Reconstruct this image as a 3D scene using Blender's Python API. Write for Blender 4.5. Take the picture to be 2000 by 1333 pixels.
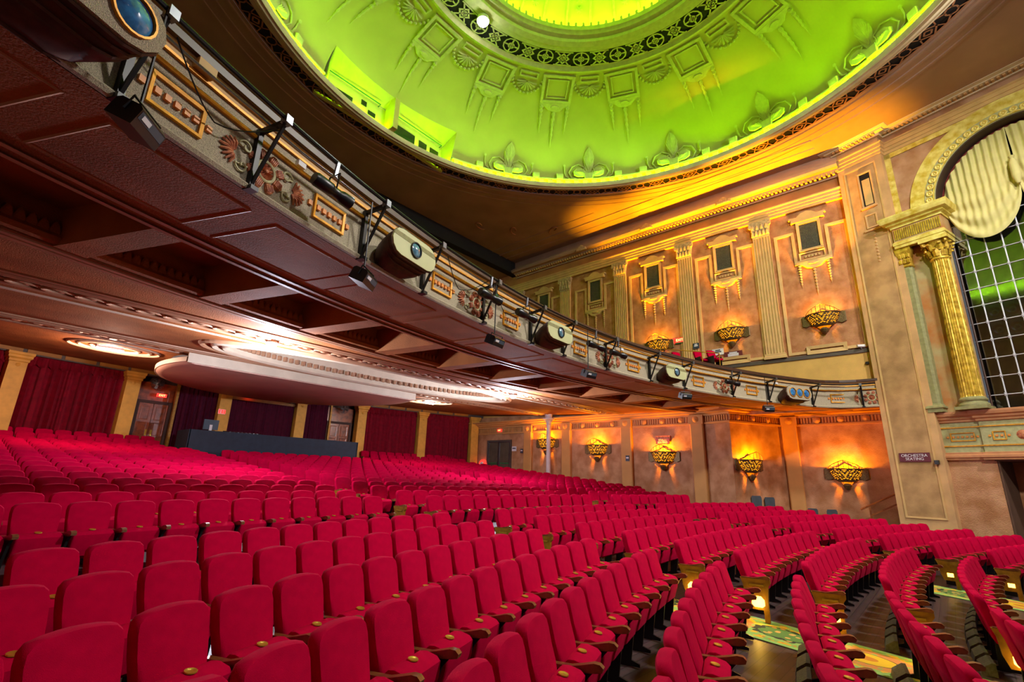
import bpy, math, random
from math import sin, cos, pi, radians, sqrt, atan2, degrees, hypot
from mathutils import Vector, Matrix
for o in list(bpy.data.objects): bpy.data.objects.remove(o)
S = bpy.context.scene
COL = S.collection
random.seed(7)
# ------------------------------------------------------------------ camera
# metres; the camera stands at the origin, +Y runs to the back of the hall, +X to the far side wall
cp, sp = cos(radians(15.80)), sin(radians(15.80))
cy, sy = cos(radians(48.416)), sin(radians(48.416))
fw = Vector((sy*cp, cy*cp, sp)); rt = Vector((cy, -sy, 0)); up = rt.cross(fw)
ro = radians(1.695)
r2 = rt*cos(ro)+up*sin(ro); u2 = up*cos(ro)-rt*sin(ro)
cam = bpy.data.objects.new('camera', bpy.data.cameras.new('camera')); COL.objects.link(cam)
cam.matrix_world = Matrix(((r2.x, u2.x, -fw.x, 0), (r2.y, u2.y, -fw.y, 0), (r2.z, u2.z, -fw.z, 0), (0, 0, 0, 1)))
cam.data.sensor_width = 36; cam.data.lens = 943.4*36/2000; cam.data.clip_start = .05; cam.data.clip_end = 200
S.camera = cam
# ------------------------------------------------------------------ world, exposure
W = bpy.data.worlds.new('world'); S.world = W; W.use_nodes = True
bg = W.node_tree.nodes['Background']; bg.inputs[0].default_value = (.86, .9, 1, 1); bg.inputs[1].default_value = .10
S.view_settings.view_transform = 'Standard'; S.view_settings.look = 'None'
S.view_settings.exposure = 0.0; S.view_settings.gamma = 1; S.view_settings.use_curve_mapping = False
S.cycles.use_denoising = True
S.cycles.max_bounces = 6; S.cycles.diffuse_bounces = 4; S.cycles.glossy_bounces = 3
S.cycles.sample_clamp_indirect = 4; S.cycles.caustics_reflective = False; S.cycles.caustics_refractive = False
# ------------------------------------------------------------------ stage wash out of view, added fill spots, dome downlight
def light(kind, name, loc, energy, col, size=.2, aim=None, spot=None, sizey=None, blend=.5):
    L = bpy.data.lights.new(name, kind); L.energy = energy; L.color = col
    if kind == 'AREA':
        L.size = size
        if sizey: L.shape = 'RECTANGLE'; L.size_y = sizey
    else: L.shadow_soft_size = size
    if kind == 'SPOT': L.spot_size = radians(spot); L.spot_blend = blend
    o = bpy.data.objects.new(name, L); COL.objects.link(o); o.location = loc
    if aim is not None: o.rotation_euler = (Vector(aim)-Vector(loc)).to_track_quat('-Z', 'Y').to_euler()
    return o
WARM = (1, .78, .52); AMBER = (1, .36, .03); WHITE = (1, .97, .93); COOL = (.86, .9, 1)
light('AREA', 'stage_wash', (15.0, -5.5, 13.6), 2300, (1, .93, .88), 1.2, aim=(9, 5, -1))
light('SPOT', 'fill_spot', (3.0, -7.0, 12.6), 9000, (1, .93, .85), .4, aim=(22.0, -.5, 6.0), spot=58, blend=.7)  # unseen spot added to brighten the organ bay and the pier
light('SPOT', 'fill_spot', (5.0, -8.0, 12.6), 5200, (1, .93, .88), .4, aim=(9.0, 6.3, 3.4), spot=62, blend=.8)  # unseen fill aimed at the balcony front
light('SPOT', 'dome_downlight', (10.05, 10.7, 16.7), 2200, COOL, .25, aim=(11, 3, -1), spot=70, blend=.6)
# ------------------------------------------------------------------ materials (all procedural)
def s(r, g, b):
    f = lambda c: ((c/255+.055)/1.055)**2.4 if c > 10 else c/255/12.92
    return (f(r), f(g), f(b))
MATS = {}
def mat(name, col, rough=.6, metal=0., var=.12, vs=3., col2=None, bump=0., bs=40., sheen=0., sheent=(1, .5, .6), emit=None, es=0., spec=.5, coat=0.):
    m = bpy.data.materials.new(name); m.use_nodes = True; nt = m.node_tree; N = nt.nodes; K = nt.links
    b = N['Principled BSDF']
    tc = N.new('ShaderNodeTexCoord'); no = N.new('ShaderNodeTexNoise'); no.inputs['Scale'].default_value = vs; no.inputs['Detail'].default_value = 5
    K.new(tc.outputs['Object'], no.inputs['Vector'])
    mx = N.new('ShaderNodeMix'); mx.data_type = 'RGBA'
    a = tuple(c*(1-var) for c in col); d = col2 or tuple(min(1, c*(1+var)) for c in col)
    mx.inputs[6].default_value = (*a, 1); mx.inputs[7].default_value = (*d, 1)
    rp = N.new('ShaderNodeMapRange'); rp.inputs[1].default_value = .35; rp.inputs[2].default_value = .65
    K.new(no.outputs['Fac'], rp.inputs[0]); K.new(rp.outputs[0], mx.inputs[0]); K.new(mx.outputs[2], b.inputs['Base Color'])
    b.inputs['Roughness'].default_value = rough; b.inputs['Metallic'].default_value = metal; b.inputs['Specular IOR Level'].default_value = spec
    if coat: b.inputs['Coat Weight'].default_value = coat; b.inputs['Coat Roughness'].default_value = .2
    if sheen:
        b.inputs['Sheen Weight'].default_value = sheen; b.inputs['Sheen Tint'].default_value = (*sheent, 1); b.inputs['Sheen Roughness'].default_value = .35
    if bump:
        n2 = N.new('ShaderNodeTexNoise'); n2.inputs['Scale'].default_value = bs; n2.inputs['Detail'].default_value = 3
        bp = N.new('ShaderNodeBump'); bp.inputs['Strength'].default_value = bump; bp.inputs['Distance'].default_value = .02
        K.new(tc.outputs['Object'], n2.inputs['Vector']); K.new(n2.outputs['Fac'], bp.inputs['Height']); K.new(bp.outputs[0], b.inputs['Normal'])
    if emit: b.inputs['Emission Color'].default_value = (*emit, 1); b.inputs['Emission Strength'].default_value = es
    MATS[name] = m; return m
mat('velvet', s(186, 0, 56), .9, var=.08, vs=9, bump=.25, bs=260, sheen=.07, sheent=(1, .1, .25), spec=.05)
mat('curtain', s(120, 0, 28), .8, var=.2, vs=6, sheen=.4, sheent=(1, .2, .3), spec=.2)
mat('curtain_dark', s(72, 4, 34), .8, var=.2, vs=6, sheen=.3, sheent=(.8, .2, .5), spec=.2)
mat('black_metal', s(22, 22, 26), .4, .3, var=.2)
mat('black_satin', s(14, 14, 18), .35, var=.2)
mat('steel', s(128, 132, 140), .35, .9, var=.15)
mat('arm_wood', s(120, 72, 40), .28, var=.35, vs=14, coat=.6)
mat('brass_panel', s(150, 105, 22), .45, .35, var=.25, vs=10)
mat('brass', s(214, 176, 66), .35, .7, var=.15)
mat('aisle_lamp', s(255, 190, 40), .5, emit=(1, .55, .06), es=9)
mat('lens_white', (1, 1, 1), .5, emit=(1, .98, .95), es=60)
mat('lamp_cool', (1, 1, 1), .5, emit=(.9, .93, 1), es=70)
mat('lamp_warm', (1, 1, 1), .5, emit=(1, .85, .6), es=45)
mat('exit_red', s(230, 10, 10), .5, emit=(1, .03, .02), es=2.5)
mat('exit_text', (1, 1, 1), .5, emit=(1, .5, .1), es=3.0)
mat('sign_red', s(96, 26, 44), .5)
mat('sign_green', s(30, 110, 60), .5)
mat('sign_blue', s(50, 60, 80), .5)
mat('paper', s(226, 226, 232), .7)
mat('white', s(232, 232, 232), .5)
mat('vent_grey', s(92, 90, 84), .7, var=.25, vs=30, bump=.3)
mat('vent_brown', s(100, 62, 44), .5)
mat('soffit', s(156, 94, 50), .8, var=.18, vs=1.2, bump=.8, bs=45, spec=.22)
mat('soffit_band', s(172, 128, 96), .5, var=.12, vs=2, bump=.2, bs=60)
mat('soffit_cream', s(206, 188, 164), .5, var=.08, vs=2, bump=.2, bs=40)
mat('disc_face', s(196, 158, 140), .6, var=.08, vs=1)
mat('stucco', s(192, 180, 154), .85, var=.3, vs=95, bump=.9, bs=140)
mat('gold_paint', s(216, 150, 34), .45, .25, var=.2, vs=12)
mat('orange_boss', s(222, 140, 58), .5, var=.15, vs=15)
mat('terracotta', s(170, 84, 56), .6, var=.3, vs=18, col2=s(206, 132, 92))
mat('leaf_cream', s(186, 182, 140), .65, var=.2, vs=14)
mat('rail_brown', s(70, 44, 32), .4, var=.2, vs=6)
mat('housing_brown', s(70, 40, 28), .6, var=.35, vs=8)
mat('housing_face', s(196, 200, 150), .5, var=.06, vs=2)
mat('glass_lens', s(30, 60, 90), .05, .0, var=.5, vs=7, col2=s(120, 180, 210), spec=1.0, coat=1)
mat('glass_blue', s(10, 60, 140), .05, var=.5, vs=6, col2=s(60, 150, 220), coat=1)
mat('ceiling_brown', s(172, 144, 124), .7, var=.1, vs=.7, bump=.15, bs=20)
mat('ceiling_cream', s(218, 206, 170), .6, var=.1, vs=2)
mat('grille_dark', s(18, 16, 18), .9)
mat('grille_wood', s(168, 118, 84), .6, var=.1)
mat('dome', s(190, 186, 112), .75, var=.06, vs=.8, bump=.12, bs=8)
mat('dome_orn', s(200, 200, 140), .65, var=.08, vs=6)
mat('booth', s(214, 210, 110), .6, var=.05)
mat('booth_glass', s(10, 26, 30), .1, spec=1)
mat('led_green', s(120, 255, 20), .5, emit=(.40, 1.0, .0), es=80)
mat('led_inner', s(200, 255, 120), .5, emit=(.42, 1.0, .02), es=80)
mat('wall_up', s(176, 116, 70), .8, var=.2, vs=2.6, col2=s(192, 138, 96), bump=.7, bs=38)
mat('wall_trim', s(206, 170, 112), .65, var=.08, vs=3)
mat('wall_frieze', s(170, 112, 66), .7, var=.14, vs=1.4)
mat('capital', s(190, 168, 128), .7, var=.25, vs=12, bump=.5, bs=30)
mat('wall_yellow', s(214, 170, 92), .75, var=.08, vs=2, bump=.5, bs=60)
mat('skirt', s(84, 74, 68), .6)
mat('grille_window', s(66, 66, 56), .8, var=.3, vs=25, bump=.6, bs=30)
mat('wall_stalls', s(176, 120, 76), .75, var=.16, vs=2, col2=s(196, 148, 110), bump=.9, bs=32, spec=.5)
mat('pilaster_stalls', s(196, 144, 82), .7, var=.06, vs=2)
mat('pier', s(210, 168, 116), .8, var=.14, vs=1.5, bump=.7, bs=90)
mat('pier_panel', s(186, 146, 96), .8, var=.2, vs=1.7, col2=s(206, 166, 114), bump=.8, bs=110)
mat('gold_patina', s(220, 190, 60), .5, .15, var=.2, vs=4, col2=s(236, 222, 130))
mat('patina_wall', s(176, 124, 84), .8, var=.2, vs=1.5, col2=s(190, 150, 120), bump=.5, bs=35)
mat('patina_orange', s(196, 118, 52), .75, var=.2, vs=1.1, col2=s(176, 160, 112), bump=.3)
mat('green_stone', s(140, 138, 92), .7, var=.15, vs=8, bump=.4, bs=60)
mat('panel_green', s(170, 170, 124), .7, var=.12, vs=10, bump=.4, bs=70)
mat('moulding_clay', s(188, 130, 88), .6, var=.1, vs=5)
mat('gold_column', s(196, 152, 34), .4, .35, var=.35, vs=7, col2=s(226, 190, 70))
mat('red_reveal', s(120, 34, 30), .7, var=.15)
mat('dark_reveal', s(60, 40, 28), .7)
mat('drape', s(206, 196, 128), .75, var=.06, vs=3, sheen=.3, sheent=(1, 1, .8))
mat('speaker_panel', s(62, 76, 66), .5, var=.3, vs=3)
mat('mullion', s(214, 216, 226), .4, .2, var=.08)
mat('pane', s(24, 34, 44), .08, var=.3, vs=1.2, spec=.8)
mat('sconce_bronze', s(112, 92, 58), .5, .5, var=.4, vs=22)
mat('sconce_glow', s(255, 150, 20), .6, emit=(1, .36, .01), es=1.8)
mat('column_yellow', s(226, 168, 66), .6, var=.12, vs=3, bump=.2)
mat('column_white', s(200, 190, 190), .5, var=.06)
mat('rear_wall', s(70, 44, 36), .7, var=.2)
mat('yellow_panel', s(160, 108, 34), .55, var=.15, vs=3)
mat('door_wood', s(140, 66, 28), .35, var=.4, vs=5, coat=.4)
mat('door_glass', s(88, 80, 68), .25, var=.15, vs=3)
mat('navy', s(36, 48, 66), .8, var=.12, vs=4)
mat('monitor', s(58, 76, 92), .4)
mat('rail_wood', s(150, 84, 40), .35, var=.3, vs=9, coat=.5)
mat('chair_grey', s(70, 80, 90), .5)
mat('hall_dark', s(90, 64, 48), .8)
# floor: dark polished boards running along the rows
def floor_mat():
    m = bpy.data.materials.new('floor_boards'); m.use_nodes = True; nt = m.node_tree; N = nt.nodes; K = nt.links; b = N['Principled BSDF']
    tc = N.new('ShaderNodeTexCoord'); mp = N.new('ShaderNodeMapping'); mp.inputs['Scale'].default_value = (.5, 9, 1); K.new(tc.outputs['Object'], mp.inputs[0])
    no = N.new('ShaderNodeTexNoise'); no.inputs['Scale'].default_value = 3; no.inputs['Detail'].default_value = 6; K.new(mp.outputs[0], no.inputs['Vector'])
    br = N.new('ShaderNodeTexBrick'); br.inputs['Scale'].default_value = 1; br.inputs['Brick Width'].default_value = 2.2; br.inputs['Row Height'].default_value = .11; br.inputs['Mortar Size'].default_value = .004
    br.inputs['Color1'].default_value = (*s(96, 74, 70), 1); br.inputs['Color2'].default_value = (*s(74, 58, 58), 1); br.inputs['Mortar'].default_value = (*s(30, 24, 24), 1)
    K.new(tc.outputs['Object'], br.inputs['Vector'])
    mx = N.new('ShaderNodeMix'); mx.data_type = 'RGBA'; mx.blend_type = 'MULTIPLY'; mx.inputs[0].default_value = .6
    K.new(br.outputs['Color'], mx.inputs[6]); K.new(no.outputs['Color'], mx.inputs[7]); K.new(mx.outputs[2], b.inputs['Base Color'])
    b.inputs['Roughness'].default_value = .42; MATS['floor'] = m
floor_mat()
# patterned runner: green ground, yellow and orange blossoms, pointed and oval medallions
def carpet_mat():
    m = bpy.data.materials.new('carpet'); m.use_nodes = True; nt = m.node_tree; N = nt.nodes; K = nt.links; b = N['Principled BSDF']
    tc = N.new('ShaderNodeTexCoord'); sx = N.new('ShaderNodeSeparateXYZ'); K.new(tc.outputs['Object'], sx.inputs[0])
    def math_(op, a, c=None, v=None):
        n = N.new('ShaderNodeMath'); n.operation = op
        for i, q in enumerate((a, c, v)):
            if q is None: continue
            if isinstance(q, (int, float)): n.inputs[i].default_value = q
            else: K.new(q, n.inputs[i])
        return n.outputs[0]
    def mixc(fac, a, c):
        n = N.new('ShaderNodeMix'); n.data_type = 'RGBA'
        K.new(fac, n.inputs[0])
        for i, q in ((6, a), (7, c)):
            if isinstance(q, tuple): n.inputs[i].default_value = (*q, 1)
            else: K.new(q, n.inputs[i])
        return n.outputs[2]
    x, y = sx.outputs[0], sx.outputs[1]
    vo = N.new('ShaderNodeTexVoronoi'); vo.inputs['Scale'].default_value = 9; K.new(tc.outputs['Object'], vo.inputs['Vector'])
    no = N.new('ShaderNodeTexNoise'); no.inputs['Scale'].default_value = 7; no.inputs['Detail'].default_value = 4; K.new(tc.outputs['Object'], no.inputs['Vector'])
    c = mixc(math_('GREATER_THAN', no.outputs['Fac'], .53), s(140, 176, 84), s(226, 172, 30))
    c = mixc(math_('LESS_THAN', vo.outputs['Distance'], .2), c, s(214, 120, 34))
    # repeat along y every 1.9 m: oval at 0, star at .95
    yr = math_('SUBTRACT', math_('PINGPONG', math_('ADD', y, 50.1), .95), 0.)
    e = lambda yy, rx, ry: math_('ADD', math_('POWER', math_('DIVIDE', x, rx), 2), math_('POWER', math_('DIVIDE', yy, ry), 2))
    ys = math_('SUBTRACT', yr, .95)
    wob = math_('ADD', e(ys, .34, .42), math_('MULTIPLY', vo.outputs['Distance'], .6))
    c = mixc(math_('LESS_THAN', wob, 1.15), c, s(40, 44, 30)); 
    fl = mixc(math_('GREATER_THAN', vo.outputs['Distance'], .34), s(196, 150, 74), s(84, 120, 50))
    c = mixc(math_('LESS_THAN', wob, .92), c, fl)
    c = mixc(math_('LESS_THAN', e(yr, .40, .58), 1), c, mixc(math_('LESS_THAN', vo.outputs['Distance'], .3), s(206, 130, 60), s(150, 170, 80)))
    c = mixc(math_('LESS_THAN', e(yr, .25, .36), 1), c, s(60, 52, 20)); c = mixc(math_('LESS_THAN', e(yr, .235, .34), 1), c, s(224, 178, 20)); c = mixc(math_('LESS_THAN', e(yr, .1, .14), 1), c, s(196, 120, 20))
    c = mixc(math_('GREATER_THAN', math_('ABSOLUTE', x), .47), c, s(150, 196, 104))
    K.new(c, b.inputs['Base Color']); b.inputs['Roughness'].default_value = .95; MATS['carpet'] = m
carpet_mat()
# ------------------------------------------------------------------ mesh helpers
class MB:
    def __init__(s): s.v = []; s.f = []; s.mi = []; s.cur = 0
    def add(s, vs, fs):
        n = len(s.v); s.v += [tuple(p) for p in vs]; s.f += [tuple(i+n for i in f) for f in fs]; s.mi += [s.cur]*len(fs); return s
    def box(s, x0, x1, y0, y1, z0, z1, M=None):
        vs = [Vector((x, y, z)) for z in (z0, z1) for y in (y0, y1) for x in (x0, x1)]
        if M is not None: vs = [M @ p for p in vs]
        return s.add(vs, [(0, 2, 3, 1), (4, 5, 7, 6), (0, 1, 5, 4), (2, 6, 7, 3), (0, 4, 6, 2), (1, 3, 7, 5)])
    def loft(s, loops, cap=True, close=True):
        n = len(loops[0]); vs = [p for l in loops for p in l]; fs = []
        for k in range(len(loops)-1):
            for i in range(n if close else n-1):
                j = (i+1) % n; fs.append((k*n+i, k*n+j, (k+1)*n+j, (k+1)*n+i))
        if cap: fs.append(tuple(range(n-1, -1, -1))); fs.append(tuple((len(loops)-1)*n+i for i in range(n)))
        return s.add(vs, fs)
    def prism(s, poly, h0, h1, ax='y', inset=0., M=None):
        # poly in the plane across axis ax, extruded from h0 to h1; inset rounds the h0 face
        def P(a, b, h): return {'y': (a, h, b), 'x': (h, a, b), 'z': (a, b, h)}[ax]
        L = []
        if inset:
            ca = sum(p[0] for p in poly)/len(poly); cb = sum(p[1] for p in poly)/len(poly)
            L.append([P(ca+(a-ca)*(1-inset), cb+(b-cb)*(1-inset), h0) for a, b in poly]); L.append([P(a, b, h0+(h1-h0)*.3) for a, b in poly])
        else: L.append([P(a, b, h0) for a, b in poly])
        L.append([P(a, b, h1) for a, b in poly])
        if M is not None: L = [[M @ Vector(p) for p in l] for l in L]
        return s.loft(L)
    def tube(s, pts, r, n=6, closed=False, taper=None):
        pts = [Vector(p) for p in pts]; L = []; m = len(pts); prev = None
        for i, p in enumerate(pts):
            a = pts[(i-1) % m] if (closed or i > 0) else p; b = pts[(i+1) % m] if (closed or i < m-1) else p
            t = (b-a).normalized(); ref = Vector((0, 0, 1)) if abs(t.z) < .9 else Vector((1, 0, 0))
            u = t.cross(ref).normalized() if prev is None else (prev - t*prev.dot(t)).normalized(); prev = u; w = t.cross(u)
            rr = r*(taper[i] if taper else 1); L.append([p+u*(rr*cos(2*pi*k/n))+w*(rr*sin(2*pi*k/n)) for k in range(n)])
        if closed: L.append(L[0])
        return s.loft(L, cap=not closed)
    def lathe(s, prof, n=16, M=None, a0=0., a1=2*pi, cap=False):
        full = abs(a1-a0-2*pi) < 1e-6; m = n if full else n+1; vs = []
        for r, z in prof:
            for k in range(m):
                a = a0+(a1-a0)*k/n; p = Vector((r*cos(a), r*sin(a), z)); vs.append(M @ p if M is not None else p)
        fs = []
        for i in range(len(prof)-1):
            for k in range(n):
                j = (k+1) % m; fs.append((i*m+k, i*m+j, (i+1)*m+j, (i+1)*m+k))
        if cap and full: fs.append(tuple(range(m-1, -1, -1))); fs.append(tuple((len(prof)-1)*m+k for k in range(m)))
        return s.add(vs, fs)
    def sweep(s, path, prof, closed=False, endcap=False):
        # mouldings: path in plan, profile of (offset to the right of travel, z)
        L = []; m = len(path)
        for i in range(m):
            p = Vector(path[i][:2]); a = Vector(path[(i-1) % m][:2]) if (closed or i > 0) else None; b = Vector(path[(i+1) % m][:2]) if (closed or i < m-1) else None
            d1 = (p-a).normalized() if a is not None else (b-p).normalized(); d2 = (b-p).normalized() if b is not None else d1
            n1 = Vector((d1.y, -d1.x)); n2 = Vector((d2.y, -d2.x)); n = (n1+n2).normalized(); k = 1/max(.3, n.dot(n1))
            L.append([(p.x+n.x*o*k, p.y+n.y*o*k, z) for o, z in prof])
        if closed: L.append(L[0])
        s.loft(L, cap=False, close=False)
        if endcap and not closed:
            s.add(L[0], [tuple(range(len(prof)))]); s.add(L[-1], [tuple(range(len(prof)-1, -1, -1))])
        return s
    def surf(s, fn, nu, nv, skip=None):
        vs = [fn(i/nu, j/nv) for j in range(nv+1) for i in range(nu+1)]
        fs = [(j*(nu+1)+i, j*(nu+1)+i+1, (j+1)*(nu+1)+i+1, (j+1)*(nu+1)+i) for j in range(nv) for i in range(nu) if not (skip and skip((i+.5)/nu, (j+.5)/nv))]
        return s.add(vs, fs)
    def mesh(s, name, mats, smooth=False):
        me = bpy.data.meshes.new(name); me.from_pydata(s.v, [], s.f); me.update()
        for m in (mats if isinstance(mats, (list, tuple)) else [mats]): me.materials.append(MATS[m])
        if isinstance(mats, (list, tuple)) and len(mats) > 1: me.polygons.foreach_set('material_index', s.mi)
        if smooth:
            me.polygons.foreach_set('use_smooth', [True]*len(me.polygons)); me.set_sharp_from_angle(angle=radians(38))
        return me
def obj(name, me, parent=None, M=None):
    o = bpy.data.objects.new(name, me); COL.objects.link(o)
    if parent is not None: o.parent = parent
    if M is not None: o.matrix_basis = M
    return o
def build(mb, name, m, parent=None, M=None, smooth=False, kind=None):
    o = obj(name, mb.mesh(name, m, smooth), parent, M)
    if kind: o['kind'] = kind
    return o
def tag(o, label, cat, group=None):
    o['label'] = label; o['category'] = cat
    if group: o['group'] = group
    return o
def thing(name, label, cat, M=None, group=None): return tag(obj(name, None, None, M), label, cat, group)
def struct(mb, name, m, parent=None, M=None, smooth=False):
    o = build(mb, name, m, parent, M, smooth)
    if parent is None: o['kind'] = 'structure'
    return o
def fr(x, y, z, ang=0., sc=1.): return Matrix.Translation((x, y, z)) @ Matrix.Rotation(radians(ang), 4, 'Z') @ (Matrix.Scale(sc, 4) if sc != 1 else Matrix.Identity(4))
def ell(rx, rz, n=16, cx=0., cz=0., a0=0., a1=360.): return [(cx+rx*cos(radians(a0+(a1-a0)*k/n)), cz+rz*sin(radians(a0+(a1-a0)*k/n))) for k in range(n if a1-a0 >= 360 else n+1)]
def text_mesh(txt, size, m, ext=.004):
    cu = bpy.data.curves.new('lettering', 'FONT'); cu.body = txt; cu.size = size; cu.align_x = 'CENTER'; cu.align_y = 'CENTER'; cu.extrude = ext; cu.space_line = .85
    t = bpy.data.objects.new('lettering', cu); COL.objects.link(t); bpy.context.view_layer.update()
    me = bpy.data.meshes.new_from_object(t.evaluated_get(bpy.context.evaluated_depsgraph_get())); bpy.data.objects.remove(t)
    me.name = 'lettering'; me.materials.clear(); me.materials.append(MATS[m]); return me
UPR = Matrix.Rotation(radians(90), 4, 'X')     # stands lettering up, reading from -Y
ORD = ['', 'first', 'second', 'third', 'fourth', 'fifth', 'sixth', 'seventh', 'eighth', 'ninth', 'tenth', 'eleventh', 'twelfth', 'thirteenth', 'fourteenth', 'fifteenth', 'sixteenth', 'seventeenth', 'eighteenth', 'nineteenth', 'twentieth', 'twenty-first', 'twenty-second', 'twenty-third', 'twenty-fourth']
# ------------------------------------------------------------------ raked floor
CF = (11.5, -21.2); CR = (9.9, -35.0)
def zf(x, y): return -1.043-.965+.0791*(hypot(x-CF[0], y-CF[1])-24.03)
def zr(x, y):
    d = hypot(x-CR[0], y-CR[1])-44.3; return -.46-.965+.0967*d+max(0, d-13.3)*.10
def zfl(x, y): return max(zf(x, y), zr(x, y))
g = MB(); g.surf(lambda u, v: (-4.2+30.4*u, -9+34.6*v, zfl(-4.2+30.4*u, -9+34.6*v)), 60, 110)
floor = struct(g, 'floor', 'floor', smooth=True)
# ------------------------------------------------------------------ aisles
def aL(y): return 8.12-.235*(y-.7) if y < 7 else max(6.3, 6.64-.1*(y-7))
def aR(y): return 8.86-.13*(y-1.9) if y < 7 else max(7.3, 8.2-.24*(y-7))
def bL(y): return 14.75-.02*y
def bR(y): return 15.9-.03*y
def runner(name, xc, y0, y1, shift, label):
    g = MB(); n = 60
    def P(u, v):
        y = y0+(y1-y0)*v; x = -.56+1.12*u+shift(y); return (x, y, zfl(xc+x, y)+.012)
    g.surf(P, 6, n); top = g.v[:]
    for e in (0, 6):
        for j in range(n):
            a = top[j*7+e]; b = top[(j+1)*7+e]; g.add([a, b, (b[0], b[1], b[2]-.02), (a[0], a[1], a[2]-.02)], [(0, 1, 2, 3)])
    return tag(build(g, name, 'carpet', None, fr(xc, 0, 0), smooth=True), label, 'carpet')
runner('aisle_carpet', 8.40, -6, 8.4, lambda y: -max(0, y-2.6)*.2, 'green and gold patterned carpet runner in the near aisle')
runner('aisle_carpet', 15.30, -6, 8.4, lambda y: 0, 'green and gold patterned carpet runner in the farther aisle')
# ------------------------------------------------------------------ theatre seats
half = [(.198, .40), (.205, .50), (.222, .62), (.233, .75), (.236, .86), (.226, .915), (.196, .945), (.13, .958), (.06, .964)]
OUT = [(-x, z) for x, z in half]+[(0, .966)]+[(x, z) for x, z in reversed(half)]
def back_loops(out, layers):
    L = []
    for y, ins in layers:
        L.append([(x*(1-ins/.24), y+.24*(z-.4)+.25*x*x*-1+.012, z-ins*(1 if z > .7 else -1)) for x, z in out])
    return L
def m_back():
    g = MB(); g.loft(back_loops(OUT, [(.058, .03), (.048, .008), (.03, 0), (-.022, 0), (-.04, .008), (-.05, .03)])); return g.mesh('backrest', 'velvet', True)
CUSH = [(-.045, .335), (-.02, .60), (-.05, .628), (-.10, .633), (-.185, .612), (-.218, .582), (-.212, .48), (-.165, .335), (-.10, .295)]
def m_cush():
    g = MB(); cy_, cz_ = -.12, .47
    g.loft([[(x, cy_+(y-cy_)*k, cz_+(z-cz_)*k) for y, z in CUSH] for x, k in ((-.218, .88), (-.208, .97), (-.19, 1), (.19, 1), (.208, .97), (.218, .88))]); return g.mesh('seat', 'velvet', True)
ARM = [(.07, .612), (-.10, .612), (-.19, .632), (-.27, .652), (-.315, .648), (-.34, .625), (-.33, .598), (-.28, .588), (-.15, .578), (.07, .586)]
def m_arm(): g = MB(); g.prism(ARM, -.028, .028, 'x'); return g.mesh('armrest', 'arm_wood', True)
STD = [(.06, .586), (-.26, .586), (-.20, .52), (-.14, .36), (-.10, .06), (-.19, .03), (-.19, 0), (.12, 0), (.12, .03), (.03, .06), (.01, .4)]
def m_std(): g = MB(); g.prism(STD, -.014, .014, 'x'); return g.mesh('standard', 'black_metal')
def m_plq():
    g = MB(); M = Matrix.Translation((0, -.11, .634)) @ Matrix.Rotation(radians(9), 4, 'X')
    g.lathe([(.001, .004), (.022, .004), (.026, .006), (.036, .006), (.038, 0)], 12, M); return g.mesh('number_disc', 'brass', True)
PAN = [(.09, .602), (-.335, .602), (-.335, .55), (-.30, .50), (-.285, .30), (-.285, 0), (-.215, 0), (-.21, .17), (-.02, .17), (.03, .30), (.05, .50)]
def m_pan(): g = MB(); g.prism(PAN, -.03, .03, 'x'); return g.mesh('end_panel', 'brass_panel')
def m_lamp():
    g = MB(); g.prism([(-.235, .235), (-.20, .205), (-.09, .205), (-.055, .235), (-.055, .31), (-.10, .36), (-.19, .36), (-.235, .31)], -.036, -.03, 'x'); return g.mesh('aisle_lamp', 'aisle_lamp')
def m_lplate():
    g = MB(); g.box(-.038, -.03, -.24, -.04, .50, .525); return g.mesh('row_plate', 'brass')
def m_vent():
    g = MB(); g.prism([(.10, .02), (.26, .02), (.24, .10), (.14, .17), (.10, .17)], -.2, .2, 'x'); return g.mesh('air_vent', 'vent_grey')
def m_vcap():
    g = MB(); g.lathe([(.001, .012), (.085, .012), (.09, 0)], 14, Matrix.Translation((0, .33, .012))); return g.mesh('vent_cap', 'vent_brown')
MSH = dict(backrest=m_back(), seat=m_cush(), armrest=m_arm(), standard=m_std(), number_disc=m_plq(), end_panel=m_pan(), aisle_lamp=m_lamp(), row_plate=m_lplate(), air_vent=m_vent(), vent_cap=m_vcap())
seats = []     # (row, block, nth, x, y, z, angle, end, vent)
PITCH = .53
def row_of(C, R, z, rowname, blocks, vent):
    for bname, xa, xb, fromleft in blocks:
        y_at = lambda x: C[1]+sqrt(R*R-(x-C[0])**2)
        a0 = math.asin((xa(y_at(xa(5)))-C[0])/R); a1 = math.asin((xb(y_at(xb(5)))-C[0])/R)
        # solve the ends once more with the right y
        a0 = math.asin((xa(C[1]+R*cos(a0))-C[0])/R); a1 = math.asin((xb(C[1]+R*cos(a1))-C[0])/R)
        n = int((a1-a0)*R/PITCH+.08); da = PITCH/R
        for k in range(n):
            a = a0+(k+.5)*da if fromleft else a1-(k+.5)*da
            x, y = C[0]+R*sin(a), C[1]+R*cos(a)
            if hypot(x, y) < 1.55: continue
            end = ('L' if k == 0 else '') if fromleft else ('R' if k == 0 else '')
            if fromleft and k == n-1: end = 'R'
            seats.append((rowname, bname, k+1, x, y, z, -degrees(a), end, vent))
NEAR = 'left of near aisle'; MID = 'right of near aisle'; FAR = 'right of far aisle'
fl = lambda v: (lambda y: v)
for i in range(-4, 8):
    R = 24.03+.954*(i-2); z = -1.043-.965+.0755*(i-2)
    row_of(CF, R, z, ('f', 8-i), [(NEAR, fl(-2.6), aL, False), (MID, aR, bL, True), (FAR, bR, fl(21.75), True)], i <= 1)
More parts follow.
